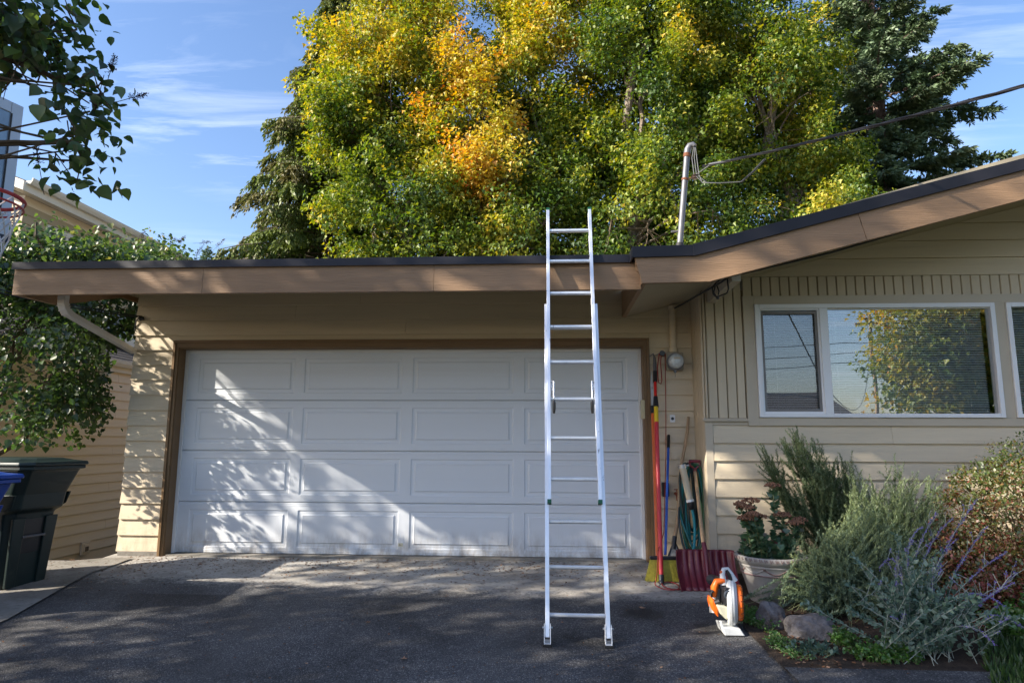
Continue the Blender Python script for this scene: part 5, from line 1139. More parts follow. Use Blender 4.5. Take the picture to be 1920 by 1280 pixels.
stems_and_leaves('curry_plant', (6.55, -1.35, gz(0, -1.35)), 'light green feathery upright shoots behind the lavender mound', 'shrub', cv, .036, .010, 'needle', M['rosemary'], M['stemgreen'], .002, 38, 4, .6, (.4, 1), .3)
# russian sage: arching pale stems, grey leaves at the base, violet spikes at the tips
r = np.random.default_rng(41); arcs = []
for tipp, md in [((6.80, -2.15, .80), (6.45, -2.2, .42)), ((6.72, -2.0, .66), (6.35, -2.1, .45)), ((6.58, -2.05, .70), (6.3, -2.15, .4)), ((6.40, -2.2, .62), (6.15, -2.3, .55)), ((6.08, -2.25, .36), (6.25, -2.3, .62)),
    ((6.93, -2.2, .47), (6.6, -2.3, .35)), ((6.86, -2.35, .30), (6.55, -2.4, .22)), ((6.98, -2.2, .34), (6.7, -2.3, .16)), ((6.72, -2.45, .18), (6.4, -2.5, .44)), ((5.88, -2.4, .18), (6.0, -2.4, .36)), ((6.86, -2.5, .02), (6.5, -2.5, .33)),
    ((6.00, -2.6, .05), (6.1, -2.55, .20)), ((6.62, -2.2, .55), (6.4, -2.2, .40)), ((6.88, -2.1, .62), (6.62, -2.15, .38)), ((6.35, -2.4, .42), (6.3, -2.4, .25)), ((6.55, -2.6, .0), (6.4, -2.55, .22)), ((6.20, -2.3, .50), (6.1, -2.3, .3))]:
    arcs.append(bezier((6.22+r.normal(0, .08), -2.38+r.normal(0, .05), gz(0, -2.38)), md, tipp, 20))
low = shoots(65, (6.22, -2.40, 0), (.16, .07), lambda r: (6.22+r.normal(0, .26), -2.42+r.normal(0, .13), .12+abs(r.normal(0, .17))), .06, 42)
tsage = thing('russian_sage', (6.22, -2.40, gz(0, -2.4)), 'silvery sage with arching pale stems and violet flower spikes at the lower right', 'flowering plant')
m = MB(); sidea = []
for c in arcs:
    m.tube([tuple(p) for p in c], [.0036*(1-.6*i/20) for i in range(20)], 5, False)
    for k in range(7):
        i = r.integers(7, 18); a = c[i]; b = a+np.array([r.normal(0, .05), r.normal(0, .04), r.uniform(.03, .12)]); sidea.append(bezier(a, (a+b)/2+r.normal(0, .01, 3), b, 6))
for c in low: m.tube([tuple(p) for p in c[::3]], .0026, 4, False)
for c in sidea: m.tube([tuple(p) for p in c], .0018, 4, False)
m.build('stems', M['stempale'], tsage, smooth=True)
def along(cs, step, per, lo, hi, lsize, ang, rng, spread=0):
    P, D, Nn = [], [], []
    for c in cs:
        seg = np.linalg.norm(np.diff(c, axis=0), axis=1); cum = np.r_[0, np.cumsum(seg)]; tot = cum[-1]
        k = max(2, int(tot*(hi-lo)/step)); s = np.repeat(np.linspace(tot*lo, tot*hi, k), per)
        x = np.stack([np.interp(s, cum, c[:, a]) for a in range(3)], 1); dd = unit(np.stack([np.interp(np.clip(s+.01, 0, tot), cum, c[:, a])-np.interp(np.clip(s-.02, 0, tot), cum, c[:, a]) for a in range(3)], 1))
        perp = unit(np.cross(dd, rdir(rng, len(s)))); P.append(x+rng.normal(0, spread, x.shape)); D.append(dd*math.cos(ang)+perp*math.sin(ang)); Nn.append(rdir(rng, len(s))+np.array([0, 0, .8]))
    return np.concatenate(P), np.concatenate(D), np.concatenate(Nn)
P, D, Nn = along(low, .014, 2, .15, 1, .04, .9, rng); P2, D2, N2 = along(arcs, .022, 2, .05, .62, .04, .9, rng)
P = np.concatenate([P, P2]); D = np.concatenate([D, D2]); Nn = np.concatenate([Nn, N2])
leaves('leaves', P, D, Nn, rng.uniform(.022, .046, len(P)), 'diamond', M['sageleaf'], tsage, np.clip(rng.normal(.5, .25, len(P)), 0, 1), rng)
P, D, Nn = along([c for i, c in enumerate(arcs) if i not in (9, 11)]+sidea[::3], .0065, 3, .62, 1, .01, 1.0, rng, .0025)
leaves('flowers', P, D, Nn, rng.uniform(.007, .014, len(P)), 'diamond', M['violet'], tsage, np.zeros(len(P)), rng)

def blob_points(rng, blobs, n, shell=.55):
    """points in a union of ellipsoids, biased to the outside; returns point and outward direction"""
    w = np.array([b[3]*b[4]*b[5]*(b[6] if len(b) > 6 else 1) for b in blobs])**.75; w /= w.sum(); k = rng.choice(len(blobs), n, p=w)
    B = np.array([b[:6] for b in blobs])[k]; d = rdir(rng, n); rr = shell+(1-shell)*rng.uniform(0, 1, n)**.6
    return B[:, :3]+d*B[:, 3:6]*rr[:, None], unit(d/B[:, 3:6])
# azalea
rng = np.random.default_rng(51)
bl = [(8.1, -1.15, .45, .88, .58, .82), (7.42, -1.35, .32, .52, .50, .70), (7.05, -1.55, .10, .34, .36, .40), (7.75, -1.75, .15, .7, .35, .45), (8.6, -1.5, .45, .7, .6, .7)]
t = thing('azalea_bush', (7.7, -1.3, gz(0, -1.3)), 'rounded azalea turning rust red and olive at the right edge', 'bush')
P, O = blob_points(rng, bl, 4200, .74); P += rng.normal(0, .03, P.shape); m = MB()
for i in range(0, 4200, 20): m.tube([(7.65+rng.normal(0, .15), -1.35+rng.normal(0, .1), -.08), tuple((P[i]+np.array([7.7, -1.35, 0]))/2+rng.normal(0, .05, 3)), tuple(P[i])], [.010, .006, .003], 4, False)
tag(m.build('branches', M['twig'], t, smooth=True), kind='stuff')
k = 15; PP = np.repeat(P, k, 0)+rng.normal(0, .026, (4200*k, 3)); OO = np.repeat(O, k, 0)
zz_ = np.clip((PP[:, 2]-.1)/1.1, 0, 1)
hue = np.clip(.66-.50*zz_+rng.normal(0, .17, len(PP))+np.repeat(rng.normal(0, .14, 4200), k), 0, 1)
leaves('leaves', PP, unit(OO*.6+rdir(rng, len(PP))), unit(OO+np.array([0, 0, .8])+rdir(rng, len(PP))*.6), rng.uniform(.018, .036, len(PP)), 'diamond', M['azalea'], t, hue, rng)

# pot with sedum
px0, py0, pz0_ = 5.69, -1.27, gz(0, -1.27)
t = thing('flower_pot', (px0, py0, pz0_), 'large weathered round pot with raised swags and worn rim pattern, holding sedum', 'pot')
pr2 = [(.0, 0), (.165, 0), (.172, .01), (.20, .12), (.228, .21), (.236, .225), (.232, .235), (.244, .28), (.250, .285), (.247, .295), (.256, .305), (.278, .325), (.282, .345), (.275, .36), (.255, .362), (.248, .350), (.235, .30), (.0, .29)]
MB().lathe(pr2, (px0, py0, pz0_), 56).build('body', M['pot'], t, smooth=True)
m = MB()
for i in range(44):
    a = 2*math.pi*i/44; c = Vector((px0+.281*math.cos(a), py0+.281*math.sin(a), pz0_+.343)); tn = Vector((-math.sin(a), math.cos(a), 0))
    m.tube([c-tn*.012+Vector((0, 0, .012)), c-tn*.004+Vector((0, 0, -.010)), c+tn*.004+Vector((0, 0, .010)), c+tn*.012+Vector((0, 0, -.006))], .0038, 4)
tag(m.build('rim_pattern', M['potrelief'], t), kind='stuff')
for i in range(9):
    a0 = 2*math.pi*i/9; m = MB(); q = []
    for j in range(9):
        a = a0+2*math.pi/9*j/8; s_ = math.sin(math.pi*j/8); zz2 = .275-.035*s_; rr = .240-.004*s_; q.append(Vector((px0+rr*math.cos(a), py0+rr*math.sin(a), pz0_+zz2)))
    m.tube(q, .006, 5); m.lathe([(.001, -.012), (.013, 0), (.001, .012)], q[0], 8); m.build('swag', M['pot'] if i % 2 else M['potrelief'], t, smooth=True)
m = MB(); m.tube([(px0+.236*math.cos(a), py0+.236*math.sin(a), pz0_+.225) for a in [2*math.pi*i/48 for i in range(49)]], .006, 5, False).build('lower_band', M['potrelief'], t, smooth=True)
MB().lathe([(.0, .315), (.24, .312)], (px0, py0, pz0_), 24, close=False).build('potting_soil', M['soil'], t)
heads = [(5.50, -1.32, .665, .075), (5.545, -1.30, .715, .070), (5.455, -1.30, .685, .055), (5.485, -1.35, .585, .070), (5.58, -1.33, .600, .075), (5.80, -1.25, .600, .075), (5.76, -1.18, .83, .070), (5.88, -1.30, .545, .07), (5.53, -1.40, .62, .06), (5.95, -1.22, .56, .06)]
t2 = thing('sedum_plant', (px0, py0, pz0_+.31), 'sedum with flat dried brown flower heads growing in the round pot', 'plant')
m = MB(); cs = []
for (x_, y_, z_, r_) in heads:
    a = np.array([px0+(x_-px0)*.45+rng.normal(0, .02), py0+rng.normal(0, .05), pz0_+.31]); c = bezier(a, (a+np.array([x_, y_, z_]))/2+np.array([.02, 0, -.01]), (x_, y_, z_-.02), 12); cs.append(c); m.tube([tuple(p) for p in c], .0055, 5, False)
for i in range(16):
    a = np.array([px0+rng.normal(0, .09), py0+rng.normal(0, .08), pz0_+.31]); b = a+np.array([rng.normal(0, .05), rng.normal(0, .05), rng.uniform(.08, .2)]); c = bezier(a, (a+b)/2+rng.normal(0, .02, 3), b, 12); cs.append(c); m.tube([tuple(p) for p in c], .004, 5, False)
m.build('stems', M['stemgreen'], t2, smooth=True)
P, D, Nn = along(cs, .022, 3, .02, .93, .05, 1.15, rng)
leaves('leaves', P, D, Nn, rng.uniform(.035, .07, len(P)), 'heart', M['sedumleaf'], t2, np.clip(rng.normal(.35, .25, len(P)), 0, 1), rng)
for (x_, y_, z_, r_) in heads:
    m = MB()
    for k in range(90):
        a = rng.uniform(0, 2*math.pi); q = r_*rng.uniform(0, 1)**.5; c = Vector((x_+q*math.cos(a), y_+q*math.sin(a), z_+.012-.022*(q/r_)**2+rng.normal(0, .004))); s_ = rng.uniform(.005, .010)
        m.lathe([(.0005, -s_), (s_, -s_*.2), (s_*.8, s_*.6), (.0005, s_)], c, 5, close=False)
    for k in range(7):
        a = 2*math.pi*k/7; m.tube([(x_, y_, z_-.03), (x_+r_*.7*math.cos(a), y_+r_*.7*math.sin(a), z_-.002)], .0025, 4, False)
    m.build('flower_head', M['sedumhead'], t2)

# boulders
def boulder(loc, s, seed, label, name='boulder', rz=0):
    import bmesh
    from mathutils import noise
    bm = bmesh.new(); bmesh.ops.create_icosphere(bm, subdivisions=5, radius=1)
    for v in bm.verts:
        p = v.co.copy(); n_ = noise.noise(p*1.1+Vector((seed, 0, 0)))*.30+noise.noise(p*2.6+Vector((seed, 3, 0)))*.12+noise.noise(p*8)*.03+noise.noise(p*20)*.012
        k = 1+n_; v.co = Vector((p.x*s[0]*k, p.y*s[1]*k, max(p.z, -.55)*s[2]*k))
    me = bpy.data.meshes.new(name); bm.to_mesh(me); bm.free(); me.shade_smooth(); me.materials.append(M['rock'])
    o = bpy.data.objects.new(name, me); COL.objects.link(o); o.location = loc; o.rotation_euler = (0, 0, rz); return tag(o, label, 'boulder')
boulder((5.70, -2.05, gz(0, -2.05)+.04), (.175, .12, .105), 3.0, 'pale grey granite boulder at the corner of the bed, under the lavender mound', rz=R(-18))
boulder((5.47, -1.86, gz(0, -1.86)+.03), (.10, .11, .13), 8.0, 'smaller reddish dark rock tucked between the pot and the pale boulder', rz=R(20))
# ground plants
rng = np.random.default_rng(61)
def herb(name, label, cat, cx, cy, rx, ry, hgt, n, size, mat, seed, shape='heart', hue=(.2, .8)):
    r = np.random.default_rng(seed); cs = []
    for i in range(n):
        a = r.uniform(0, 2*math.pi); q = r.uniform(0, 1)**.5; x_, y_ = cx+rx*q*math.cos(a), cy+ry*q*math.sin(a); z_ = gz(x_, y_)+.01; h_ = hgt*(1-.5*q)*r.uniform(.6, 1.1)
        cs.append(bezier((x_, y_, z_), (x_+r.normal(0, .02), y_+r.normal(0, .02), z_+h_*.6), (x_+r.normal(0, .04)+.3*(x_-cx)*0, y_+r.normal(0, .04), z_+h_), 7))
    t = thing(name, (cx, cy, gz(cx, cy)), label, cat); m = MB()
    for c in cs: m.tube([tuple(p) for p in c[::2]], .002, 3, False)
    m.build('stems', M['stemgreen'], t)
    P, D, Nn = along(cs, size*.55, 2, .1, 1, size, 1.05, r); leaves('leaves', P, D, Nn, r.uniform(size*.6, size*1.2, len(P)), shape, mat, t, np.clip(r.uniform(hue[0], hue[1], len(P)), 0, 1), r)
herb('ground_cover_plant', 'bright green mossy cushion between the leaf blower and the dark rock', 'plant', 5.43, -1.80, .13, .16, .09, 260, .020, M['herb'], 71, 'diamond')
herb('green_plant', 'small bright green leafy plant low at the right edge under the azalea', 'plant', 7.15, -2.05, .28, .15, .30, 160, .030, M['herb'], 72)
herb('green_plant', 'low green weedy patch between the sage and the concrete strip', 'plant', 6.0, -2.45, .20, .10, .10, 150, .022, M['herb'], 73)
herb('green_plant', 'tiny green sprig at the foot of the pale boulder, beside the sage', 'plant', 5.83, -2.22, .07, .05, .11, 45, .020, M['herb'], 74)
herb('grey_leaf_plant', 'flat grey-green leafy rosette in front of the pale boulder', 'plant', 5.58, -2.36, .14, .10, .05, 60, .040, M['sageleaf'], 75, 'diamond', (0, .5))
herb('green_plant', 'thin line of green sprouts along the edge of the drive near the boulder', 'plant', 5.42, -2.25, .05, .26, .05, 90, .016, M['herb'], 76, 'diamond')
# lawn corner
r = np.random.default_rng(81); n = 9000
gxs = r.uniform(6.35, 8.6, n); gys = r.uniform(-3.3, -2.05, n); keep = (gxs-6.35 > (gys+2.9)*.5); gxs, gys = gxs[keep], gys[keep]
P = np.stack([gxs, gys, np.array([gz(a, b)+.005 for a, b in zip(gxs, gys)])], 1); D = np.stack([r.normal(0, .3, len(P)), r.normal(0, .3, len(P)), np.ones(len(P))], 1)
lawn = leaves('grass', P, D, rdir(r, len(P)), r.uniform(.04, .09, len(P)), 'needle', M['grassblade'], None, r.uniform(0, 1, len(P)), r); tag(lawn, 'dark green grass in the lower right corner', 'grass', kind='stuff')
# leaf litter
r = np.random.default_rng(91)
def litter(n, fx, fy, smin, smax, lift=.004):
    x_, y_ = fx(n), fy(n); P = np.stack([x_, y_, np.array([gz(a, b)+lift for a, b in zip(x_, y_)])], 1)
    D = np.stack([r.normal(size=n), r.normal(size=n), r.normal(0, .12, n)], 1); Nn = np.stack([r.normal(0, .25, n), r.normal(0, .25, n), np.ones(n)], 1)
    return P, D, Nn, r.uniform(smin, smax, n)
parts = [litter(1900, lambda n: r.uniform(-.4, 5.3, n), lambda n: -abs(r.normal(0, .45, n))-.03, .009, .034), litter(700, lambda n: r.uniform(.2, 5.3, n), lambda n: r.uniform(-4.5, -1.2, n), .006, .026), litter(500, lambda n: 5.38+abs(r.normal(0, .35, n)), lambda n: r.uniform(-2.7, -1.6, n), .012, .04, .02), litter(260, lambda n: r.uniform(-1.3, .3, n), lambda n: r.uniform(-1.2, -.2, n), .01, .03, .016)]
P, D, Nn, SZ = [np.concatenate([p[i] for p in parts]) for i in range(4)]
li = leaves('leaf_litter', P, D, Nn, SZ, 'diamond', M['deadleaf'], None, np.clip(r.normal(.4, .28, len(P)), 0, 1), r); tag(li, 'small dry brown leaves and twigs scattered over the concrete and drive', 'leaf litter', kind='stuff')
fl = [(2.55, -.55, .035, 'curled dark brown leaf near the door threshold, middle of the apron'), (3.02, -2.62, .05, 'pale tan maple leaf lying on the dark drive left of the ladder'), (2.63, -1.95, .045, 'reddish brown maple leaf on the asphalt before the door'), (4.62, -1.50, .055, 'pale leaf lying on the oil stain right of the ladder'), (5.02, -1.42, .035, 'orange fallen leaf on concrete left of the blower'), (5.10, -1.36, .028, 'small tan fallen leaf close to the snow shovel corner'), (.12, -.42, .05, 'brown curled leaf on the apron near the left jamb'), (1.70, -1.12, .030, 'light brown leaf at the edge of the concrete, left half of the apron'), (5.60, -2.58, .06, 'russet fallen leaf at the front edge of the garden bed'), (5.90, -2.60, .05, 'reddish fallen leaf on the soil by the sage'), (4.95, -2.02, .022, 'tiny pale leaf scrap on the drive left of the blower')]
for i, (x_, y_, s_, lb) in enumerate(fl):
    rr = np.random.default_rng(200+i); P = np.array([[x_, y_, gz(x_, y_)+.012]]); D = np.array([[math.cos(i*1.7), math.sin(i*1.7), .12]])
    tv = [(0, 0, .15), (.10, .30, .05), (.30, .22, 0), (.42, .50, .10), (.58, .20, .0), (1, 0, .18), (.58, -.20, .0), (.42, -.50, .12), (.30, -.22, 0), (.10, -.30, .06), (.45, 0, -.03)]
    a = i*1.7; m = MB(); vs = [(x_+s_*(u*math.cos(a)-v_*math.sin(a)), y_+s_*(u*math.sin(a)+v_*math.cos(a)), gz(x_, y_)+.005+s_*max(w_v, -.02)) for u, v_, w_v in tv]
    m.add(vs, [(j, j+1, 10) for j in range(9)]+[(9, 0, 10)])
    o = m.build('fallen_leaf', M['deadleaf'], None, origin=(x_, y_, gz(x_, y_)+.005)); at = o.data.attributes.new('hue', 'FLOAT', 'POINT'); at.data.foreach_set('value', [(.25, .9, .6, .95, .8, .9, .2, .7, .45, .4, .9)[i]]*len(o.data.vertices)); tag(o, lb, 'leaf')

# ================================================================== TREES
def curve_tube(m, a, b, r0, r1, bend, rng, n=8, sides=6, up_=.0):
    a = np.array(a, float); b = np.array(b, float); mid = (a+b)/2+rng.normal(0, bend*np.linalg.norm(b-a), 3)+np.array([0, 0, up_])
    c = bezier(a, mid, b, n); c[1:-1] += rng.normal(0, .012*np.linalg.norm(b-a), (n-2, 3))
    m.tube([tuple(p) for p in c], [r0+(r1-r0)*i/(n-1) for i in range(n)], sides, False); return c
def broadleaf(name, base, top, r0, blobs, ncl, per, size, shape, mat, huef, label, seed, cat='tree', group=None, csd=(.26, .26, .17), shell=.35, barkm=None, keep=None, droop=.55, ntwig=True, frac=0, stems=1, pj=0.0):
    rng = np.random.default_rng(seed); t = thing(name, tuple(base), label, cat, group); bark = barkm or M['bark']
    big = blobs
    if frac:
        sub = []
        for b in blobs:
            k = int(frac*b[3]*b[4]*b[5])+6; d = rdir(rng, k); q = rng.uniform(.45, 1.08, k)**.7
            for i in range(k):
                r_ = rng.uniform(.20, .55)*min(1.3, (b[3]*b[5])**.25); sub.append((b[0]+d[i, 0]*b[3]*q[i], b[1]+d[i, 1]*b[4]*q[i], b[2]+d[i, 2]*b[5]*q[i], r_*1.05, r_, r_*.72))
    else: sub = blobs
    m = MB(); tr = []
    for k in range(stems):
        off = np.array([rng.normal(0, .12*(stems > 1)), rng.normal(0, .12*(stems > 1)), 0]); tp = np.array(top)+(rng.normal(0, .5, 3) if stems > 1 else 0)
        tr.append(curve_tube(m, np.array(base)+off, tp, r0, r0*.22, .03, rng, 14, 8))
    o = m.build('trunk', bark, t, smooth=True)
    allp = [c for c in tr]; m = MB()
    for b in blobs:
        T_ = tr[rng.integers(len(tr))]; zt = max(b[2]-b[5]*.9, T_[0][2]+.25*(T_[-1][2]-T_[0][2])*.6); i = int(np.argmin(abs(T_[:, 2]-zt)))
        lc = curve_tube(m, T_[i], (b[0], b[1], b[2]+b[5]*.3), r0*.42, r0*.12, .10, rng, 9, 6, .1); allp.append(lc)
        for k in range(7):
            d = rdir(rng, 1)[0]; d[2] = abs(d[2])*.8-.15; e = np.array(b[:3])+d*np.array(b[3:6])*.85; j = rng.integers(2, 9)
            allp.append(curve_tube(m, lc[j], e, r0*.16, r0*.04, .12, rng, 7, 5))
    tag(m.build('branches', bark, t, smooth=True), kind='stuff')
    if isinstance(ncl, (list, tuple)):
        q_ = [blob_points(rng, [b], c, shell) for b, c in zip(sub, ncl)]; P = np.concatenate([a[0] for a in q_]); O = np.concatenate([a[1] for a in q_])
    else: P, O = blob_points(rng, sub, ncl, shell); P = P+rng.normal(0, pj, P.shape)
    if frac and pj:
        xp, xo = [], []
        for b in big:
            for k in range(13):
                d = rdir(rng, 1)[0]; d[2] = abs(d[2])*1.1-.1; d /= np.linalg.norm(d); st = np.array(b[:3])+d*np.array(b[3:6])*.85; g = unit((d*.6+np.array([0, 0, .8])+rng.normal(0, .25, 3))[None])[0]; Ls = rng.uniform(.5, 1.25)
                for q in np.linspace(.1, 1, 8): xp.append(st+g*Ls*q+rng.normal(0, .05*(1.4-q), 3)); xo.append(g)
        P = np.concatenate([P, np.array(xp)]); O = np.concatenate([O, np.array(xo)])
    if keep is not None:
        kk = keep(P); P, O = P[kk], O[kk]
    A = np.concatenate(allp)
    if ntwig:
        m = MB(); idx = rng.choice(len(P), min(len(P), 450), replace=False)
        for i in idx:
            d2 = ((A-P[i])**2).sum(1); j = int(np.argmin(d2))
            if d2[j] < (3.2*max(csd)*2)**2: m.tube([tuple(A[j]), tuple((A[j]+P[i])/2+rng.normal(0, .04, 3)), tuple(P[i])], [r0*.05, r0*.035, .003], 3, False)
        if m.v: tag(m.build('twigs', M['twig'], t), kind='stuff')
    n = len(P)*per; PP = np.repeat(P, per, 0); OO = np.repeat(O, per, 0); cl = np.repeat(rng.normal(0, 1, len(P)), per)
    G = rng.normal(size=(n, 3)); G = G/np.maximum(1, np.linalg.norm(G, axis=1, keepdims=True)/1.9)
    PP = PP+G*np.array(csd); PP[:, 2] -= .12*(G[:, 0]**2+G[:, 1]**2)*csd[2]
    if keep is not None:
        kk = keep(PP); PP, OO, cl = PP[kk], OO[kk], cl[kk]; n = len(PP)
    D = unit(OO*np.array([1, 1, .3])*.6+rdir(rng, n)*.75+np.array([0, 0, -droop])); Nn = unit(OO*.5+rdir(rng, n)*.65+np.array([0, 0, .9]))
    hue = np.clip(huef(PP, cl, rng), 0, 1)
    leaves('crown', PP, D, Nn, size*np.clip(np.exp(rng.normal(-.10, .24, n)), .5, 1.35), shape, mat, t, hue, rng); return t
bm_ = M['maple']
def hy_(z0, z1, lo, hi, cs=.10, px=None):
    def f(P, cl, rng):
        h = lo+(hi-lo)*np.clip((P[:, 2]-z0)/(z1-z0), 0, 1)**1.2+cs*cl+rng.normal(0, .07, len(P))
        h += .10*np.sin(P[:, 0]*1.7+P[:, 2]*1.1)*np.cos(P[:, 1]*1.3)
        if px is not None: h += px[4]*np.exp(-(((P[:, 0]-px[0])/px[2])**2+((P[:, 2]-px[1])/px[3])**2))
        return h
    return f
CS = (.19, .19, .15)
broadleaf('maple_tree', (.7, 9.4, -.2), (-.6, 9.3, 12.6), .20, [(-.4, 9, 9.3, 1.6, 1.6, 2.4), (.6, 8.6, 6.3, 1.8, 1.7, 1.5), (1.35, 9, 8.0, 1.1, 1.4, 2.0), (-.9, 9.1, 11.7, 1.0, 1.1, 1.9), (.7, 9.4, 11.5, .8, 1, 1.2), (-1.1, 8.8, 8.6, .7, 1.1, 1.2)], 1250, 46, .095, 'maple', bm_, hy_(6.5, 11.5, .32, .51), 'yellow-topped maple with greener lower leaves, leftmost broadleaf tree behind the garage', 101, group='maples behind the house', frac=6, csd=CS, shell=.1, pj=.17)
broadleaf('maple_tree', (3.0, 9.8, -.2), (3.4, 9.6, 13), .19, [(3.4, 9.5, 9.3, 1.2, 1.4, 2.6), (3.2, 8.9, 6.1, 1.7, 1.5, 1.5), (4.0, 9.5, 12, .9, 1.1, 1.8), (2.7, 9.8, 11.6, .65, .9, 1.6), (4.5, 9.2, 7.8, 1.1, 1.1, 1.4)], 900, 46, .092, 'maple', bm_, hy_(7, 12, .30, .55), 'tall maple with golden crown rising behind the ladder', 102, group='maples behind the house', frac=6, csd=CS, shell=.1, pj=.17)
broadleaf('maple_tree', (2.0, 8.9, -.2), (2.0, 8.4, 10), .09, [(2.2, 8.0, 8.3, .8, .6, 1.3), (2.6, 8.0, 7.0, .6, .6, .6), (1.7, 8.2, 9.7, .4, .5, .6)], 105, 32, .09, 'maple', bm_, hy_(5, 10, .62, .71, .07), 'slim orange maple between the two golden ones', 103, group='maples behind the house', frac=6, csd=CS, shell=.1, pj=.17)
broadleaf('maple_tree', (6.2, 9.2, -.2), (6.4, 9.2, 13.5), .24, [(6.0, 9, 9.6, 1.7, 1.6, 2.4), (6.4, 8.4, 6.0, 2.2, 1.6, 1.4), (7.0, 9.5, 12.2, 1.6, 1.5, 1.9), (5.2, 9.3, 11.9, 1.0, 1.2, 1.6), (7.6, 9.0, 7.9, 1.3, 1.3, 1.5)], 1400, 46, .092, 'maple', bm_, hy_(5, 13, .30, .34, .08, (7.6, 11.0, .5, .5, .38)), 'broad green maple with bare limbs showing, behind the service mast', 104, group='maples behind the house', frac=5.5, csd=CS, shell=.1, pj=.17)
broadleaf('maple_tree', (9.8, 9.4, -.2), (9.4, 9.6, 13.5), .24, [(9.3, 9.5, 9.4, 1.6, 1.6, 2.6), (9.7, 8.8, 5.6, 2.0, 1.5, 1.5), (9.0, 10, 12.2, 1.5, 1.5, 1.8), (10.6, 9.6, 7.6, 1.1, 1.2, 1.5), (10.3, 10, 10.6, .9, 1.2, 1.4)], 1250, 46, .092, 'maple', bm_, hy_(5, 13, .36, .38, .09), 'light green maple left of the big spruce', 105, group='maples behind the house', frac=5.5, csd=CS, shell=.1, pj=.17)
broadleaf('dark_tree', (5.0, 12.8, -.2), (5.0, 12.8, 11), .22, [(4.6, 12.6, 8.2, 2.6, 1.4, 3.6), (8.0, 12.8, 9.2, 2.3, 1.4, 4.2), (11.2, 12.6, 8.2, 1.7, 1.3, 3.8), (1.8, 12.4, 7.0, 2.0, 1.2, 2.8), (-.4, 12.2, 8.5, 1.3, 1, 2.5)], 1150, 44, .12, 'maple', bm_, hy_(5, 14, .14, .30, .07), 'darker green tree filling the gaps behind the maples', 106, frac=2.5, csd=(.24, .24, .18), shell=.1, pj=.2)
def conifer(name, base, H, hw, label, seed, kind='spruce', mat=None, nb=140, zlo=2.5, group=None, barkm=None, r0=.28, dens=1.0, size=.16):
    """hw: half width as a function of z above base"""
    rng = np.random.default_rng(seed); t = thing(name, base, label, 'tree', group); B = np.array(base, float)
    m = MB(); n = 16; m.tube([(B[0]+rng.normal(0, .02), B[1]+rng.normal(0, .02), B[2]+H*i/n) for i in range(n+1)], [r0*(1-.93*i/n) for i in range(n+1)], 9, False); m.build('trunk', barkm or M['sprucebark'], t, smooth=True)
    m = MB(); P, D, Nn, Hh, SZ = [], [], [], [], []
    for k in range(nb):
        z = zlo+(H-zlo)*(k+rng.uniform(0, 1))/nb; az = k*2.399+rng.normal(0, .3); Lb = hw(z)*rng.uniform(.62, 1.12)
        if Lb < .1: continue
        out = np.array([math.cos(az), math.sin(az), 0]); a = B+np.array([0, 0, z])
        if kind == 'spruce': mid = a+out*Lb*.55+np.array([0, 0, -.10*Lb]); e = a+out*Lb+np.array([0, 0, -.16*Lb+.05])
        else: mid = a+out*Lb*.5+np.array([0, 0, .02*Lb]); e = a+out*Lb+np.array([0, 0, -.22*Lb])
        c = bezier(a, mid, e, 12); m.tube([tuple(p) for p in c[::3]]+[tuple(c[-1])], [.035*Lb/2.5, .028*Lb/2.5, .02*Lb/2.5, .012*Lb/2.5, .006], 4, False)
        side = np.array([-out[1], out[0], 0]); nt_ = int(16*Lb*dens)
        bh = rng.normal(0, .12)
        for q in range(nt_):
            s = rng.uniform(.18, 1.0)**.85; i = s*11; i0 = int(min(i, 10)); p = c[i0]+(c[i0+1]-c[i0])*(i-i0); sg = rng.choice([-1, 1]); tl = (.20+.42*(1-s))*Lb*.55*rng.uniform(.5, 1.1)
            if kind == 'spruce': td = unit((out*.55+side*sg*.8+np.array([0, 0, -.22+rng.normal(0, .12)]))[None])[0]; k2 = max(3, int(tl/.035*dens))
            else: td = unit((out*.35+side*sg*.45+np.array([0, 0, -.9+rng.normal(0, .15)]))[None])[0]; tl = rng.uniform(.25, .6); k2 = max(3, int(tl/.05*dens))
            uu = np.linspace(.05, 1, k2)[:, None]; pts_ = p+td*tl*uu+rng.normal(0, .02, (k2, 3)); 
            dd = unit(td+rdir(rng, k2)*(.65 if kind == 'spruce' else .35)); P.append(pts_); D.append(dd); Nn.append(rdir(rng, k2)+np.array([0, 0, .8])); Hh.append(np.clip(.25+.5*s+bh+rng.normal(0, .13, k2), 0, 1 if kind == 'spruce' else .88)); SZ.append(size*rng.uniform(.6, 1.2, k2))
    tag(m.build('branches', barkm or M['sprucebark'], t, smooth=True), kind='stuff')
    leaves('crown', np.concatenate(P), np.concatenate(D), np.concatenate(Nn), np.concatenate(SZ), 'spray', mat or M['spruceleaf'], t, np.concatenate(Hh), rng); return t
conifer('spruce_tree', (14.6, 14, -.2), 24, lambda z: max(.15, min(3.9, (24-z)*.26)*(1+.18*math.sin(z*2.1))*(.75 if 9 < z < 11.5 else 1)), 'tall blue-green spruce with its trunk showing, right behind the roof', 111, nb=270, zlo=4, r0=.34, size=.17, dens=1.55)
conifer('cedar_tree', (-2.1, 10.5, -.2), 15.5, lambda z: max(.1, (15.5-z)*.30*(1+.12*math.sin(z*3.3))), 'drooping brown-green cedar on the left side of the tree group', 112, kind='cedar', mat=M['cedarleaf'], nb=330, zlo=3.5, r0=.20, size=.13, dens=1.9, barkm=M['bark'])
conifer('distant_fir', (-29.65, 55, -.5), 20.65, lambda z: max(.12, (20.75-z)*.50), 'tiny distant conifer tip left of the cedar, the larger of two', 113, nb=60, zlo=16.5, size=.34, dens=1.3, r0=.2)
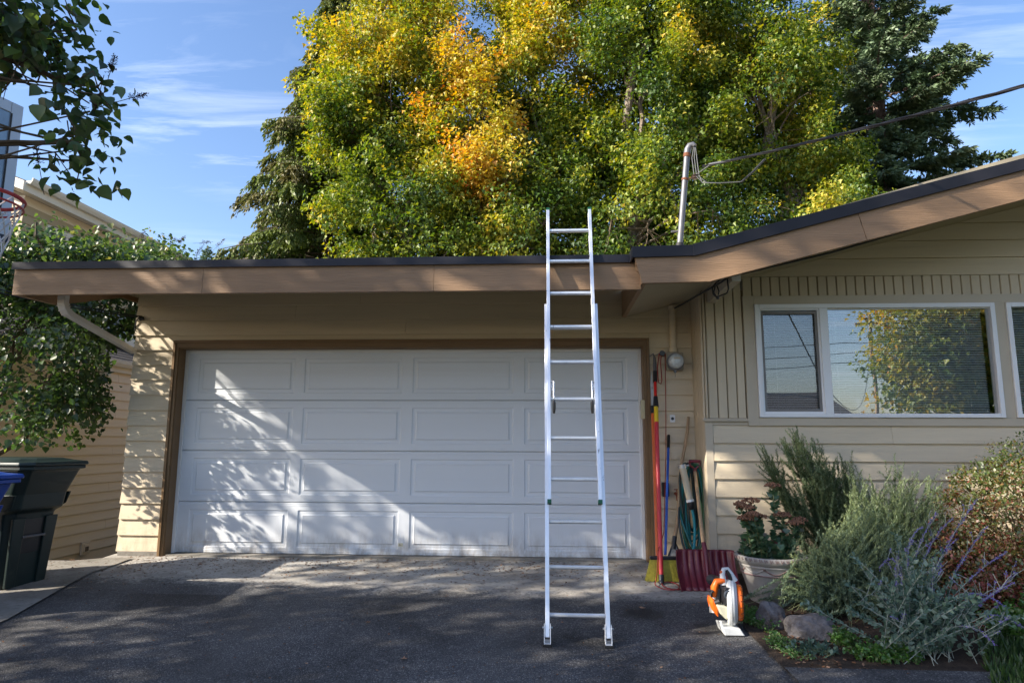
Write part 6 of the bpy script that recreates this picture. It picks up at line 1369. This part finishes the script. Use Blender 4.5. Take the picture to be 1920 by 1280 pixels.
conifer('distant_fir', (-28.6, 56, -.5), 20.25, lambda z: max(.12, (20.3-z)*.42), 'tiny distant conifer tip just right of the larger one', 114, nb=50, zlo=17, size=.30, dens=1.3, r0=.2)

# lilac beside the garage
def keepA(P):
    x, y, z = P[:, 0], P[:, 1], P[:, 2]
    bad = ((x > -.80) & (z > 2.36) & (z < 3.0) & (y > -1.6)) | ((x > -.62) & (y > -.10) & (z < 3.0)) | ((x > -.95) & (z < 1.12)) | ((x > -.66) & (y > -.5)) | ((x < -2.9) & (y > .3) & (z < 3.3)) | (z < 1.08)
    # the crown is thin on its house side, low down
    thin = (x > 3.90-.676*(6.95+y)) & (z < 2.5) & (y > -.5) & (np.abs(np.sin(x*91.7+y*57.3+z*33.1)) > .10)
    return ~(bad | thin)
def hl(P, cl, rng): return np.clip(.42+.09*cl+rng.normal(0, .16, len(P))+.12*np.clip(P[:, 2]-2.6, 0, 1.4), 0, 1)
broadleaf('lilac_tree', (-2.75, .35, -.5), (-2.1, .5, 2.7), .055, [(-1.85, .25, 2.2, .85, .75, .85), (-1.55, 1.0, 2.8, .70, 1.0, .80), (-1.15, -.40, 1.75, .42, .36, .58, .7), (-1.45, 1.9, 3.15, .60, .9, .72), (-1.25, 1.0, 3.2, .42, .8, .42), (-2.4, .0, 2.9, .6, .6, .6), (-1.55, .9, 3.3, .6, .9, .42), (-2.4, .5, 3.3, .6, .7, .5)], 820, 26, .062, 'heart', M['lilac'], hl, 'bushy lilac tree between the garage corner and the neighbour house', 121, csd=(.12, .12, .10), shell=.45, keep=keepA, stems=4, barkm=M['twig'], frac=14)
# lilac close to the camera, left
def hl2(P, cl, rng): return np.clip(.42+.09*cl+rng.normal(0, .17, len(P)), 0, .95)
def keepB(P):
    x, y, z = P[:, 0], P[:, 1], P[:, 2]
    return ~((x > 2.25) | ((x < 1.96) & (z < 2.62) & (y > -4.85) & (x > 1.5)) | ((x > 1.2) & (z < 2.1)) | ((x > .55) & (y > -4.1)))
broadleaf('lilac_tree', (-.9, -5.6, -.4), (-.7, -5.4, 3.2), .075, [(1.82, -4.72, 2.76, .34, .30, .22, 9), (1.99, -4.52, 2.56, .17, .16, .15, 7), (2.03, -4.50, 2.32, .09, .08, .14, 8), (1.3, -4.9, 2.95, .5, .5, .35), (.4, -5.1, 3.0, .9, .8, .6), (-.6, -5.3, 2.7, 1.0, .9, .9)], 470, 14, .050, 'heart2', M['lilac'], hl2, 'lilac with dark heart-shaped leaves hanging into the top left of the photo', 122, csd=(.085, .085, .075), shell=.2, keep=keepB, stems=3, barkm=M['twig'])
def seedheads(root_label, pts_, seed, par, s=1.0):
    r = np.random.default_rng(seed); m = MB()
    for p in pts_:
        p = np.array(p); d = unit((r.normal(0, .4, 3)+np.array([.3, 0, .8]))[None])[0]; L_ = .13*s
        m.tube([tuple(p-d*.12), tuple(p), tuple(p+d*L_)], .0016, 3, False)
        for k in range(60):
            u = r.uniform(0, 1); c = p+d*L_*u+rdir(r, 1)[0]*.035*s*(1-.6*u); m.tube([tuple(p+d*L_*u*.9), tuple(c)], .0008, 3, False)
            e = unit(r.normal(size=3)[None])[0]*.006*s; m.tube([tuple(c-e), tuple(c), tuple(c+e)], [.0008, .0026*s, .0008], 4)
    return m.build('seed_heads', M['lilacseed'], par)
li_ = [o for o in COL.objects if o.name.startswith('lilac_tree')]
seedheads('', [(2.02, -4.60, 2.64), (2.14, -4.50, 2.66), (1.93, -4.66, 2.78), (2.21, -4.47, 2.56), (1.80, -4.60, 2.62), (2.10, -4.5, 2.55), (1.88, -4.5, 2.27), (1.95, -4.62, 2.70)], 5, li_[1], .6)
seedheads('', [(-1.0, 1.2, 3.78), (-.85, 1.7, 3.86), (-1.2, .9, 3.65), (-.78, 2.0, 3.9), (-1.3, .2, 3.3), (-1.5, -.3, 3.2), (-1.1, 1.6, 3.85), (-.75, 1.4, 3.60)], 6, li_[0], 1.1)

# trees left of the frame that shade the drive, and what the windows mirror
broadleaf('shade_tree', (-5.7, -3.4, -.6), (-5.7, -3.4, 6.4), .10, [(-5.6, -2.85, 5.15, .8, .8, 1.55), (-5.6, -3.9, 5.7, .9, .9, 1.25)], [78, 90], 6, .145, 'maple', bm_, hy_(3, 9, .3, .45), 'slim leafy tree left of the drive, out of the picture, dappling the door', 131, csd=(.13, .13, .12), droop=.4, shell=.1)
broadleaf('shade_tree', (-5.8, -6.6, -.6), (-5.8, -6.6, 11), .24, [(-5.8, -6.5, 4.9, 1.2, 2.7, 1.9), (-5.8, -5.0, 7.3, 1.2, 1.8, 1.5), (-5.8, -6.9, 10.7, 1.2, 1.6, 1.0), (-5.8, -7.7, 7.9, 1.0, .9, 1.0), (-5.8, -6.3, 8.9, 1.0, 1.2, 1.0)], [720, 320, 150, 170, 45], 7, .15, 'maple', bm_, hy_(3, 12, .3, .45), 'broad leafy tree left of the drive, out of the picture, shading drive, eaves and siding', 132, csd=(.14, .14, .12), droop=.4, shell=.1)
broadleaf('maple_tree', (20.0, -21, -.8), (20.5, -21, 8), .12, [(19.6, -21, 6.5, 3.0, 2.5, 3.8), (22, -21, 4.5, 2.8, 2.2, 3.0), (18.2, -20.5, 3.6, 1.8, 1.6, 2.2), (21.5, -20, 8.5, 2.4, 2, 2.4)], 1000, 34, .19, 'maple', bm_, hy_(1, 10, .40, .56, .10), 'yellow-green maple across the street, mirrored in the window', 133, csd=(.45, .45, .3), ntwig=False)
broadleaf('maple_tree', (26.5, -20, -.8), (26.5, -20, 10), .14, [(26.5, -20, 6.5, 3.4, 2.5, 4.5), (23.6, -22, 8.0, 2.4, 2, 3.4)], 420, 30, .26, 'maple', bm_, hy_(1, 10, .2, .36, .12), 'taller green tree across the street, mirrored at the right edge of the window', 134, csd=(.5, .5, .3), ntwig=False)
conifer('fir_tree', (12.0, -30, -.8), 9, lambda z: max(.1, (9-z)*.25), 'dark fir across the street', 135, nb=60, zlo=1, size=.3, dens=.5)
oh = thing('street_house', (10, -27, -.8), 'pale gabled house across the street, seen only mirrored in the window', 'house')
w = MB().box(3, 17, -32, -25, -.8, 2.1).prism([(-33, 2.1), (-24.4, 2.1), (-28.5, 3.6)], 2.6, 17.4, 'x').build('wall', M['nwall'], oh)
MB().add([(2.4, -24.3, 2.05), (17.6, -24.3, 2.05), (17.6, -28.5, 3.7), (2.4, -28.5, 3.7)], [(0, 1, 2, 3)]).add([(2.4, -33.2, 2.05), (17.6, -33.2, 2.05), (17.6, -28.5, 3.7), (2.4, -28.5, 3.7)], [(3, 2, 1, 0)]).build('roof', M['shingle'], oh)
for a in (4.5, 8.0, 12.5, 15): MB().box(a, a+1.3, -24.98, -24.9, .2, 1.5).build('window', M['ntrim'], oh); MB().box(a+.1, a+1.2, -24.9, -24.88, .3, 1.4).build('pane', M['dark'], oh)

# repeats share a group
GR = {'rosemary_bush': 'rosemary bushes in the bed', 'green_plant': 'small green plants in the bed', 'wheelie_bin': 'wheeled bins beside the garage', 'fallen_leaf': 'fallen leaves on the ground',
      'boulder': 'boulders at the bed corner', 'lilac_tree': 'lilacs on the left', 'shade_tree': 'shade trees left of the drive', 'distant_fir': 'distant conifer tips'}
for o in list(COL.objects):
    if o.parent is None and 'category' in o and 'group' not in o:
        b_ = o.name.split('.')[0]
        if b_ in GR: o['group'] = GR[b_]
